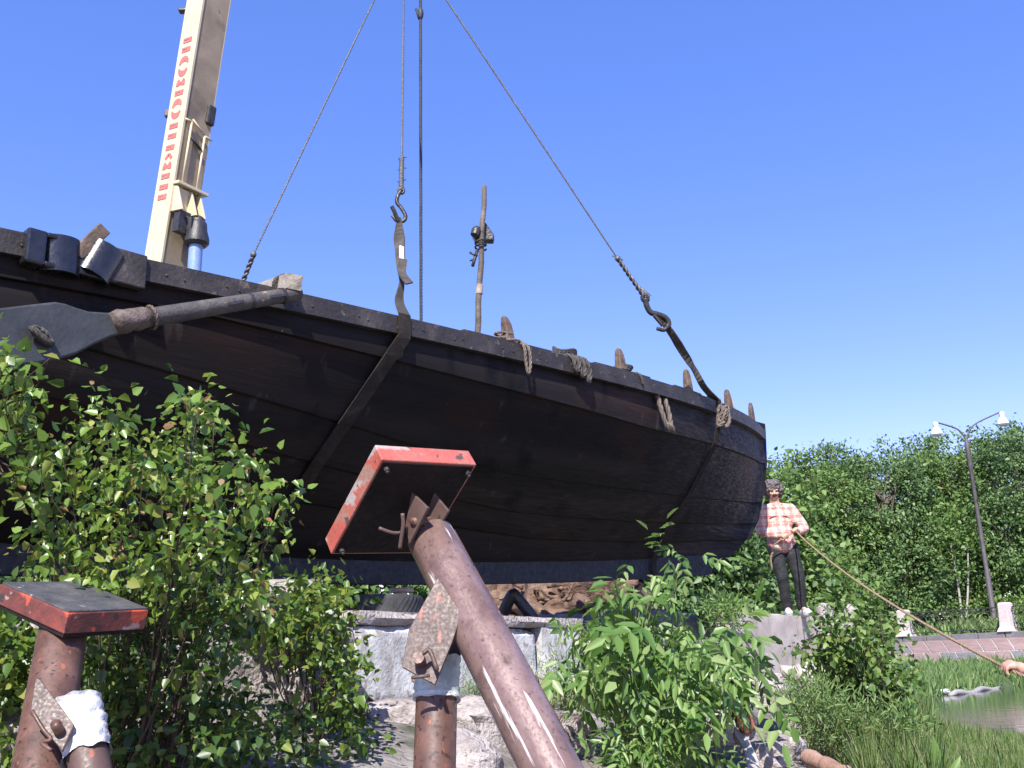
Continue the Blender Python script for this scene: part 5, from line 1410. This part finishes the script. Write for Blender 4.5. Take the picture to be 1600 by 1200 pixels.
# floating log and litter at the far shore
m_ = MB(); a = PZ(1484, 1086, .62); b = PZ(1562, 1074, .62); m_.tube([a.lerp(b, i / 10) + Vector((0, 0, .05 * math.sin(i * 1.3))) for i in range(11)], [.05, .08, .09, .085, .08, .085, .08, .07, .08, .07, .04], 8)
tag(m_.build('log', M['driftwood'], None, smooth=True), 'pale log floating along the far shore', 'log')
for px, py, lab in ((1476, 1081, 'white plastic bag at the left end of the floating log'), (1580, 1064, 'white scrap on the far shore at the right')):
    m_ = MB(); rock_mesh(m_, PZ(px, py + 3, .62) + Vector((0, 0, .08)), (.17, .10, .05), px, .3, 3, .5)
    tag(m_.build('litter', M['plastic'], None, smooth=True), lab, 'litter', 'litter on the far shore')

# ------------------------------------------------------------------ people
def fuse(parts, name, mat, root, voxel, smooth_it=6, disp=None, parent=None):
    m_ = MB()
    for p in parts:
        if p[0] == 'cap':
            _, a, b, ra, rb = p; a, b = Vector(a), Vector(b)
            m_.tube([a.lerp(b, i / 4) for i in range(5)], [ra + (rb - ra) * i / 4 for i in range(5)], 14); m_.ball(a, ra, 14, 9); m_.ball(b, rb, 14, 9)
        elif p[0] == 'ell': m_.ball(p[1], p[2], 18, 12, 0, p[3] if len(p) > 3 else None)
        elif p[0] == 'path':
            pts = smooth_path(p[1], 5); k = len(pts); m_.tube(pts, [p[2] + (p[3] - p[2]) * i / (k - 1) for i in range(k)], 8); m_.ball(pts[0], p[2], 8, 6); m_.ball(pts[-1], p[3], 8, 6)
    o = m_.build('tmp', M[mat], parent or root)
    r = o.modifiers.new('r', 'REMESH'); r.mode = 'VOXEL'; r.voxel_size = voxel
    s = o.modifiers.new('s', 'SMOOTH'); s.iterations = smooth_it; s.factor = .5
    dg = bpy.context.evaluated_depsgraph_get()
    me = bpy.data.meshes.new_from_object(o.evaluated_get(dg)); me.name = name
    bpy.data.objects.remove(o)
    if disp:
        for v in me.vertices:
            q = v.co; v.co = q + v.normal * disp(q)
    me.polygons.foreach_set('use_smooth', [True] * len(me.polygons))
    me.materials.clear(); me.materials.append(M[mat])
    o = link_mesh(name, me, parent or root)
    return o
def hand_parts(wr, c, rope, back, sgn):
    """wrist wr, grip centre c on the rope, rope direction, direction of the back of the hand, sgn side of the thumb along the rope"""
    rope = rope.normalized(); back = (back - rope * back.dot(rope)).normalized(); th = rope.cross(back)
    out = [('cap', wr, wr.lerp(c + back * .022, .55), .026, .030), ('cap', c + back * .026 - rope * .026, c + back * .026 + rope * .026, .021, .021), ('cap', wr.lerp(c + back * .022, .5), c + back * .028 + rope * .024 * sgn, .024, .019), ('cap', wr.lerp(c + back * .022, .5), c + back * .028 - rope * .026 * sgn, .024, .018)]
    d = 1 if (c - wr).dot(th) > 0 else -1
    for i, L in enumerate((.9, 1.0, .95, .8)):
        o = c + rope * (i - 1.5) * .0215 * -sgn
        pts = [o + (back * math.cos(a) + th * d * math.sin(a)) * (.027 if a < 1.6 else .024) for a in [.25, .9, 1.6, 2.3, 2.3 + .8 * L]]
        out.append(('path', pts, .0098, .0078))
    b0_ = wr.lerp(c + back * .02, .55) + rope * sgn * .03
    out.append(('path', [b0_, b0_.lerp(c, .6) + rope * sgn * .034 - th * d * .004, c + rope * sgn * .038 + th * d * .012 - back * .004, c + rope * sgn * .022 + th * d * .026 - back * .018], .0125, .0088))
    return out
def head_parts(h, fw, up):
    rt = fw.cross(up).normalized(); rot = Matrix((rt, fw, up)).transposed()
    e = lambda x, y, z: h + rt * x + fw * y + up * z
    return [('ell', e(0, -.012, .03), (.074, .092, .088), rot), ('ell', e(0, .022, -.045), (.056, .062, .072), rot), ('ell', e(0, .05, -.088), (.028, .026, .022), rot),
            ('cap', e(0, .086, .012), e(0, .104, -.026), .009, .0145), ('ell', e(-.014, .09, -.03), (.009, .010, .008), rot), ('ell', e(.014, .09, -.03), (.009, .010, .008), rot),
            ('cap', e(-.045, .068, .026), e(.045, .068, .026), .012, .012), ('ell', e(-.04, .062, -.02), (.022, .02, .018), rot), ('ell', e(.04, .062, -.02), (.022, .02, .018), rot),
            ('ell', e(-.076, -.005, -.008), (.010, .020, .032), rot), ('ell', e(.076, -.005, -.008), (.010, .020, .032), rot),
            ('cap', e(-.02, .078, -.062), e(.02, .078, -.062), .010, .010), ('cap', e(0, -.02, -.06), e(0, -.035, -.16), .055, .058)]
def head_extras(root, body, h, fw, up, curly=True):
    rt = fw.cross(up).normalized(); rot = Matrix((rt, fw, up)).transposed()
    e = lambda x, y, z: h + rt * x + fw * y + up * z
    m_ = MB()
    for sx in (-1, 1):
        m_ = MB(); m_.ball(e(.031 * sx, .078, .004), (.013, .008, .008), 10, 6, 0, rot); m_.build('eye', M['eyes'], root, smooth=True)
    hp = [('ell', e(0, -.03, .075), (.122, .120, .092), rot), ('ell', e(0, -.065, .01), (.122, .088, .108), rot), ('ell', e(-.085, -.015, .02), (.048, .060, .088), rot), ('ell', e(.085, -.015, .02), (.048, .060, .088), rot), ('ell', e(0, .055, .105), (.075, .034, .032), rot)]
    fuse(hp, 'hair', 'hair', root, .012, 2, lambda q: .034 * noise.noise(q * 26) + .022 * noise.noise(q * 55) if curly else .006 * noise.noise(q * 40))
    mm = MB(); mm.tube([e(-.036, .078, -.056), e(-.018, .096, -.044), e(0, .100, -.042), e(.018, .096, -.044), e(.036, .078, -.056)], [.006, .012, .011, .012, .006], 8)
    mm.build('moustache', M['moustache'], root, smooth=True)
    mb = MB(); mb.tube([e(-.02, .086, -.066), e(0, .090, -.064), e(.02, .086, -.066)], [.003, .006, .003], 8); mb.build('mouth', M['brick'], root, smooth=True)
F0 = PY(1240, 963, 13.25); F0.z = 2.175
man = thing('person', 'curly haired man in pink plaid shirt and black jeans standing on the wall holding rope', 'person', F0)
def L_(x, y, z): return F0 + Vector((x, y, z))
hip = L_(-.05, .02, .90); chest = L_(-.075, .03, 1.22); neckb = L_(-.085, .02, 1.44); hd_ = L_(-.105, -.015, 1.615)
hL, hR = L_(-.145, .02, .88), L_(.05, .02, .88)
kL, kR = L_(-.115, -.07, .47), L_(.105, -.06, .47)
aL, aR = L_(-.07, .0, .09), L_(.115, -.01, .09)
sL, sR = L_(-.27, .02, 1.375), L_(.115, .03, 1.38)
eL, eR = L_(-.31, .02, 1.10), L_(.25, -.03, 1.12)
wL, wR = L_(-.15, -.20, 1.005), L_(.135, -.20, 1.06)
gL, gR = L_(-.075, -.255, .985), L_(.06, -.25, 1.065)
fw = Vector((-.12, -1, -.12)).normalized(); up_ = (ZV - fw * fw.z).normalized()
rdir = (gR - gL).normalized()
body = [('cap', hip, chest, .13, .14), ('cap', chest, neckb, .13, .07), ('cap', neckb, hd_ - up_ * .06, .058, .055), ('cap', sL, eL, .052, .042), ('cap', eL, wL, .042, .027), ('cap', sR, eR, .052, .042), ('cap', eR, wR, .042, .027), ('cap', neckb - ZV * .03, sL, .06, .055), ('cap', neckb - ZV * .03, sR, .06, .055),
        ('cap', hL, kL, .085, .058), ('cap', kL, aL, .055, .038), ('cap', hR, kR, .085, .058), ('cap', kR, aR, .055, .038), ('cap', aL, aL + Vector((-.01, -.13, -.05)), .036, .03), ('cap', aR, aR + Vector((.02, -.13, -.05)), .036, .03), ('cap', hL, hR, .09, .09)]
body += head_parts(hd_, fw, up_) + hand_parts(wL, gL, rdir, Vector((-.3, -.9, .5)), 1) + hand_parts(wR, gR, rdir, Vector((.5, -.8, .4)), -1)
fuse(body, 'body', 'skin', man, .0065, 4)
head_extras(man, None, hd_, fw, up_)
fold = lambda q: .010 * noise.noise(Vector((q.x * 9, q.y * 9, q.z * 16))) + .006 * noise.noise(q * 26)
def hem(parts): return parts
hipc = L_(-.06, .02, .95)
shirt = [('cap', hipc, L_(-.07, .02, 1.05), .185, .178), ('ell', L_(-.055, .02, .93), (.195, .145, .10)), ('ell', chest, (.20, .145, .22)), ('ell', L_(-.08, .03, 1.36), (.185, .11, .085)), ('cap', sL, eL, .078, .070), ('cap', eL, wL.lerp(eL, .12), .070, .050), ('cap', sR, eR, .078, .070), ('cap', eR, wR.lerp(eR, .12), .070, .052), ('cap', neckb - ZV * .03, sL, .072, .075), ('cap', neckb - ZV * .03, sR, .072, .075)]
fuse(shirt, 'shirt', 'plaid', man, .014, 5, fold)
for sx in (-1, 1):
    m_ = MB(); q = neckb + ZV * .0; m_.prism([q + Vector((.012 * sx, -.085, -.035)), q + Vector((.055 * sx, -.075, .005)), q + Vector((.085 * sx, -.045, .0)), q + Vector((.070 * sx, -.095, -.055))], Vector((0, .01, .014)))
    m_.build('collar', M['plaid'], man, bevel=.003)
    m_ = MB(); c = chest + Vector((.085 * sx, -.135, .06)); m_.box(c, (.105, .02, .012)); m_.build('pocket_flap', M['plaid'], man, bevel=.003)
tr = [('cap', hL, kL, .105, .080), ('cap', kL, aL + ZV * .01, .078, .066), ('cap', hR, kR, .105, .080), ('cap', kR, aR + ZV * .01, .078, .066), ('ell', hip, (.175, .13, .13))]
fuse(tr, 'trousers', 'denim', man, .013, 5, lambda q: .010 * noise.noise(Vector((q.x * 10, q.y * 10, q.z * 11))))
for a, dx in ((aL, -.02), (aR, .03)):
    f = Vector((dx, -.15, 0)); b = Vector((a.x, a.y, F0.z))
    fuse([('cap', b + Vector((0, .03, .045)), b + f + ZV * .036, .043, .040), ('cap', b + Vector((0, .02, .06)), b + f * .4 + ZV * .065, .045, .036), ('ell', b + f + ZV * .032, (.045, .05, .032))], 'shoe', 'shoe', man, .008, 4)
    m_ = MB(); m_.tube([b + Vector((0, .05, .012)), b + f * .5 + ZV * .012, b + f * 1.2 + ZV * .012], [.040, .046, .036], 12); m_.build('sole', M['sole'], man, smooth=True)
# second person, only the forearm and the gripping hand reach into the frame
H2 = P(1577, 1046, 5.0)
G0 = Vector((H2.x + .62, H2.y + .12, .66))
p2 = thing('person', 'person cut by the right frame edge, bare forearm and hand gripping the tan rope', 'person', G0)
def Q_(x, y, z): return G0 + Vector((x, y, z))
fw2 = Vector((-.85, .5, -.05)).normalized(); up2 = (ZV - fw2 * fw2.z).normalized(); rt2 = fw2.cross(up2)
hh = H2.z - .66
ropedir = (gR - H2).normalized()
sh1, sh2 = Q_(.05, -.16, 1.40), Q_(.10, .20, 1.38)
w2 = H2 + Vector((.095, -.01, -.008)); el2 = Q_(-.10, -.22, 1.02 if hh > .8 else .9)
el3 = Q_(.12, .28, 1.10); w3 = Q_(-.10, .20, .95)
bd2 = [('cap', Q_(.08, .02, .92), Q_(.08, .02, 1.22), .13, .14), ('cap', Q_(.08, .02, 1.22), Q_(.06, .02, 1.44), .13, .07), ('cap', Q_(.06, .02, 1.44), Q_(.03, .03, 1.58), .058, .055), ('cap', Q_(.06, .02, 1.40), sh1, .06, .055), ('cap', Q_(.06, .02, 1.40), sh2, .06, .055),
       ('cap', sh1, el2, .05, .042), ('cap', el2, w2, .043, .027), ('cap', sh2, el3, .05, .042), ('cap', el3, w3, .042, .027),
       ('cap', Q_(.08, -.08, .9), Q_(.05, -.09, .48), .085, .058), ('cap', Q_(.05, -.09, .48), Q_(.08, -.10, .09), .055, .04), ('cap', Q_(.08, .11, .9), Q_(.05, .12, .48), .085, .058), ('cap', Q_(.05, .12, .48), Q_(.08, .12, .09), .055, .04)]
hd2 = Q_(.01, .04, 1.63)
bd2 += head_parts(hd2, fw2, up2) + hand_parts(w2, H2, ropedir, Vector((.3, -.5, .8)), 1) + hand_parts(w3, w3 + Vector((-.07, -.02, -.04)), Vector((.3, -1, 0)), Vector((-.4, .1, .6)), 1)
fuse(bd2, 'body', 'skin', p2, .0065, 4)
head_extras(p2, None, hd2, fw2, up2, False)
fuse([('cap', Q_(.08, .02, .95), Q_(.08, .02, 1.2), .16, .165), ('ell', Q_(.08, .02, 1.33), (.12, .18, .12)), ('cap', sh1, sh1.lerp(el2, .55), .075, .068), ('cap', sh2, sh2.lerp(el3, .55), .075, .068), ('cap', Q_(.06, .02, 1.40), sh1, .07, .072), ('cap', Q_(.06, .02, 1.40), sh2, .07, .072)], 'shirt', 'bluecloth', p2, .014, 5, fold)
fuse([('cap', Q_(.08, -.08, .9), Q_(.05, -.09, .48), .10, .08), ('cap', Q_(.05, -.09, .48), Q_(.08, -.10, .10), .078, .066), ('cap', Q_(.08, .11, .9), Q_(.05, .12, .48), .10, .08), ('cap', Q_(.05, .12, .48), Q_(.08, .12, .10), .078, .066), ('ell', Q_(.08, .02, .93), (.13, .17, .12))], 'trousers', 'denim', p2, .014, 5, fold)
for y in (-.10, .12):
    b = Q_(.08, y, 0); f = Vector((-.13, .06, 0))
    fuse([('cap', b + Vector((.02, 0, .045)), b + f + ZV * .036, .045, .04), ('cap', b + ZV * .07, b + f * .4 + ZV * .06, .045, .036)], 'shoe', 'black', p2, .009, 4)
# tow rope through the man's hands to the second hand
m_ = MB()
def sagpt(a, b, f, s): return a.lerp(b, f) - ZV * s * 4 * f * (1 - f)
pts = [L_(-.23, -.16, .80), L_(-.235, -.22, .87), L_(-.15, -.26, .94), gL, gL.lerp(gR, .5) - ZV * .015, gR] + [sagpt(gR, H2, f, .10) for f in (.08, .2, .35, .5, .65, .8, .92)] + [H2, H2 + Vector((.10, -.18, -.10)), H2 + Vector((.16, -.3, -.30))]
m_.rope(pts, .0095, pitch=.09)
m_.rope([L_(-.23, -.16, .80), L_(-.26, -.14, .72), L_(-.25, -.12, .60)], .013)
tag(m_.build('tow_rope', M['towrope'], None, smooth=True), 'long tan rope running from the man\'s hands down right to the frame edge', 'rope')

# ------------------------------------------------------------------ plants
def gb(x, y): return Vector((x, y, height(x, y) - .03))
def gpx(px, d):
    q = P(px, 1050, d); return gb(q.x, q.y)
BIRCH = [(0, 770), (30, 740), (60, 700), (110, 690), (132, 640), (150, 630), (185, 650), (205, 690), (250, 690), (275, 640), (300, 630), (340, 655), (350, 700), (385, 712), (405, 755), (440, 765), (447, 800), (440, 845), (400, 870), (425, 940), (370, 965), (250, 950), (140, 915), (60, 880), (50, 830), (80, 800), (20, 790)]
b = thing('birch_sapling', 'tall sunlit birch sapling with reddish young leaf tips in front of the hull', 'sapling', gpx(230, 4.3))
bush(b, [gpx(210, 4.3), gpx(260, 4.35), gpx(170, 4.25)], BIRCH, 3.7, 4.6, 165, 20, .058, .051, 'birch', 101, 'ovate', .55, ntw=30, young=.07, twigr=.0042,
     extra=[(145, 618, 4.1), (178, 648, 4.1), (292, 624, 4.1), (300, 632, 4.15), (335, 655, 4.2), (380, 705, 4.2), (438, 757, 4.2), (445, 790, 4.25), (240, 678, 4.1), (420, 840, 4.2)])
b = thing('birch_sapling', 'arching leafy birch branch at the left frame edge below the oar blade', 'sapling', gpx(-60, 4.2))
bush(b, [gpx(-60, 4.2), P(-50, 700, 4.2)], [(-40, 545), (8, 535), (20, 565), (50, 590), (62, 640), (72, 690), (60, 740), (40, 750), (30, 690), (0, 650), (-40, 640)], 3.8, 4.3, 45, 9, .06, .060, 'birch', 102, 'ovate', .6, ntw=30, young=.05, extra=[(14, 540, 4.0), (78, 560, 4.05), (75, 720, 4.1), (10, 745, 4.1), (25, 755, 4.1)])
CR1 = [(-20, 950), (60, 1000), (75, 1060), (40, 1110), (20, 1200), (-30, 1200)]
b = thing('creeper', 'sunlit creeper at the left frame edge behind the lower left stand', 'plant', gpx(0, 4.9))
bush(b, [gpx(-20, 4.9), gpx(40, 5.0)], CR1, 4.2, 5.0, 110, 20, .09, .058, 'creeper', 103, 'ovate', .4, ntw=40)
CR2 = [(95, 960), (240, 930), (400, 945), (445, 960), (350, 985), (345, 1060), (400, 1100), (480, 1120), (500, 1200), (150, 1210), (110, 1120)]
b = thing('creeper', 'dense dark creeper between the lower left stand and the sunlit wall', 'plant', gpx(280, 4.8))
bush(b, [gpx(180, 4.8), gpx(280, 4.8), gpx(380, 4.9)], CR2, 3.9, 5.2, 260, 20, .066, .052, 'creeper_shaded', 104, 'ovate', .4, ntw=14, twigr=.004)
CR3 = [(385, 965), (455, 935), (520, 905), (548, 935), (535, 985), (560, 1040), (545, 1090), (590, 1140), (580, 1175), (530, 1180), (480, 1120), (500, 1060), (455, 1040), (480, 990), (420, 1000)]
b = thing('creeper', 'yellow green creeper hanging over the wall left of the pale sunlit block', 'plant', gpx(500, 6.0))
bush(b, [gpx(470, 6.0), gpx(540, 6.2), gpx(500, 5.8)], CR3, 5.4, 6.4, 140, 17, .08, .056, 'creeper', 105, 'ovate', .4, ntw=50, twigr=.004, extra=[(492, 900, 5.9), (505, 905, 5.9), (470, 928, 5.9)])
CR4 = [(560, 1140), (600, 1120), (610, 1160), (590, 1190), (555, 1190)]
EL = [(900, 1030), (912, 985), (935, 965), (950, 995), (970, 970), (990, 945), (1010, 940), (1020, 970), (1060, 975), (1095, 985), (1130, 1005), (1165, 1010), (1195, 1045), (1200, 1065), (1150, 1075), (1110, 1070), (1080, 1085), (1040, 1090), (1000, 1090), (960, 1090), (940, 1050), (900, 1030)]
b = thing('leafy_bush', 'fresh green bush of hanging compound leaves right of the wall end', 'bush', gpx(1040, 6.6))
bush(b, [gpx(1000, 6.6), gpx(1060, 6.7), gpx(1110, 6.8)], EL, 5.8, 7.2, 62, 5, .12, .125, 'elder', 106, 'lance', 1.1, 'greenstem', .006, 50, compound=7, wr=.44,
     extra=[(932, 930, 6.2), (990, 915, 6.3), (1025, 900, 6.4), (1060, 880, 6.4), (905, 970, 6.2), (1150, 995, 6.8)])
EL2 = [(975, 1140), (1010, 1120), (1050, 1125), (1085, 1140), (1100, 1200), (1000, 1215), (960, 1190)]
b = thing('leafy_bush', 'low shaded compound leaved shoots at the frame bottom left of the driftwood', 'bush', gpx(1050, 6.0))
bush(b, [gpx(1020, 6.0), gpx(1090, 6.1)], EL2, 5.6, 6.3, 34, 5, .10, .080, 'elder', 107, 'lance', .8, 'greenstem', .006, 30, compound=7, wr=.34)
SH = [(1285, 985), (1300, 955), (1325, 942), (1340, 958), (1350, 985), (1356, 1010), (1405, 1050), (1410, 1085), (1380, 1115), (1340, 1120), (1300, 1090), (1262, 1030), (1255, 1005)]
b = thing('leafy_shrub', 'rounded leafy shrub at the water edge between the man and the granite post', 'shrub', gpx(1345, 9.6))
bush(b, [gpx(1340, 9.6), gpx(1370, 9.6)], SH, 9.2, 10.0, 115, 22, .12, .075, 'shrub', 108, 'ovate', .3, 'twig', .008, 70, extra=[(1375, 958, 9.6), (1400, 1045, 9.5), (1430, 1045, 9.5), (1250, 1010, 9.7)])
def weedpatch(lab, poly, d0, d1, ncl, base_px, seed, leaf=.06, mat='weed', wr=.2, per=26):
    t = thing('weed_clump', lab, 'weeds', gpx(*base_px), 'weed clumps on the bank')
    bush(t, [gpx(base_px[0] - 25, base_px[1]), gpx(base_px[0] + 25, base_px[1]), gpx(*base_px)], poly, d0, d1, ncl, per, .085, leaf, mat, seed, 'lance', -.5, 'greenstem', .005, 40, wr=wr)
weedpatch('feathery weed clump growing at the foot of the bluish shaded block', [(840, 1062), (850, 1040), (885, 1030), (920, 1040), (925, 1085), (880, 1090)], 7.6, 8.4, 38, (880, 8.0), 111, .05)
weedpatch('tall feathery weeds left of the leafy shrub, above the pale angular stone', [(1215, 1080), (1260, 1060), (1300, 1085), (1330, 1130), (1320, 1180), (1260, 1150), (1225, 1110)], 7.6, 8.8, 95, (1275, 8.2), 112, .075)
weedpatch('feathery weeds between the two pipes of the centre stand', [(735, 1050), (748, 1045), (770, 1090), (765, 1110), (735, 1100)], 7.1, 7.5, 20, (750, 7.3), 113, .05)
weedpatch('leafy weeds hanging over the wall between the compound leaved bush and the man', [(1090, 950), (1130, 935), (1165, 950), (1160, 975), (1110, 985)], 10.5, 11.8, 40, (1125, 11.3), 114, .085, 'elder', .3)
weedpatch('dark water side weeds in front of the leafy shrub', [(1320, 1110), (1400, 1100), (1440, 1130), (1420, 1180), (1330, 1180)], 7.8, 8.8, 80, (1375, 8.4), 115, .08)
# broad dock leaves at the lower right
t = thing('dock_plant', 'broad upright dock leaves in the grass at the lower right', 'plant', gpx(1470, 6.4))
nr_ = np.random.default_rng(5); c = np.array(P(1466, 1215, 6.4)); 
leaves('foliage', M['elder'], t, [c, c + np.array([-.05, .02, -.05]), c + np.array([.06, 0, -.04])], [(0, 0, 1), (-.5, .1, 1), (.5, -.1, .9)], [(0, -1, .3), (.2, -1, .4), (-.2, -1, .4)], [.26, .22, .2], [.085, .08, .07], 'blade')
# grass on the near bank
nr_ = np.random.default_rng(77); pos = []; hh_ = []
rg = random.Random(12)
while len(pos) < 30000:
    y = rg.uniform(6.6, 11.8); px = rg.uniform(1285, 1680); x = (px - 800) / 1555 * y * 1.02
    z = height(x, y)
    if z < .5: continue
    t_q, d_q = td(x, y)
    if d_q < .6: continue
    k = noise.noise(Vector((x * 1.6, y * 1.6, 3)))
    if k < -.25: continue
    h_ = rg.uniform(.16, .38) * (1 + .5 * k) * (1.15 if px < 1390 else .62)
    pos.append((x, y, z)); hh_.append(h_)
pos = np.array(pos); hh_ = np.array(hh_); n = len(pos)
dr = nr_.normal(size=(n, 3)) * .28; dr[:, 2] = 1
gs_ = leaves('grass', [M['grass'], M['deadgrass']], None, pos, dr, nr_.normal(size=(n, 3)) * .5 + np.array([0, -1, .2]), hh_, .0055, 'blade', .1, mi=(nr_.uniform(size=n) < .06).astype(int), loc=(0, 0, 0), curl=.07)
tag(gs_, kind='stuff')
# grass on the far bank slope
pos = []
while len(pos) < 9000:
    u = rg.uniform(8, 58); f = rg.uniform(0.0, .40)
    q = bankpt(u, f); k = noise.noise(Vector((q.x * .7, q.y * .7, 1)))
    if k < -.3: continue
    pos.append(q)
pos = np.array([list(p) for p in pos]); n = len(pos); dr = nr_.normal(size=(n, 3)) * .35; dr[:, 2] = 1
gs_ = leaves('grass', [M['weed'], M['tree_b']], None, pos, dr, nr_.normal(size=(n, 3)) * .5 + np.array([0, -1, .2]), nr_.uniform(.12, .5, n), .05, 'blade', .1, mi=(nr_.uniform(size=n) < .4).astype(int), loc=(0, 0, 0), curl=.07)
tag(gs_, kind='stuff')
# low weeds and grass behind the railing
pos = []
while len(pos) < 5000:
    u = rg.uniform(10, 58); f = rg.uniform(1.06, 1.35); pos.append(bankpt(u, min(f, 1.25)) + Vector((rg.uniform(-.5, .5), rg.uniform(0, 1.5), 0)))
pos = np.array([list(p) for p in pos]); n = len(pos); dr = nr_.normal(size=(n, 3)) * .4; dr[:, 2] = 1
gs_ = leaves('grass', [M['tree_c'], M['weed']], None, pos, dr, nr_.normal(size=(n, 3)) * .5 + np.array([0, -1, .2]), nr_.uniform(.4, 1.0, n), .12, 'blade', .1, mi=(nr_.uniform(size=n) < .4).astype(int), loc=(0, 0, 0), curl=.07)
tag(gs_, kind='stuff')
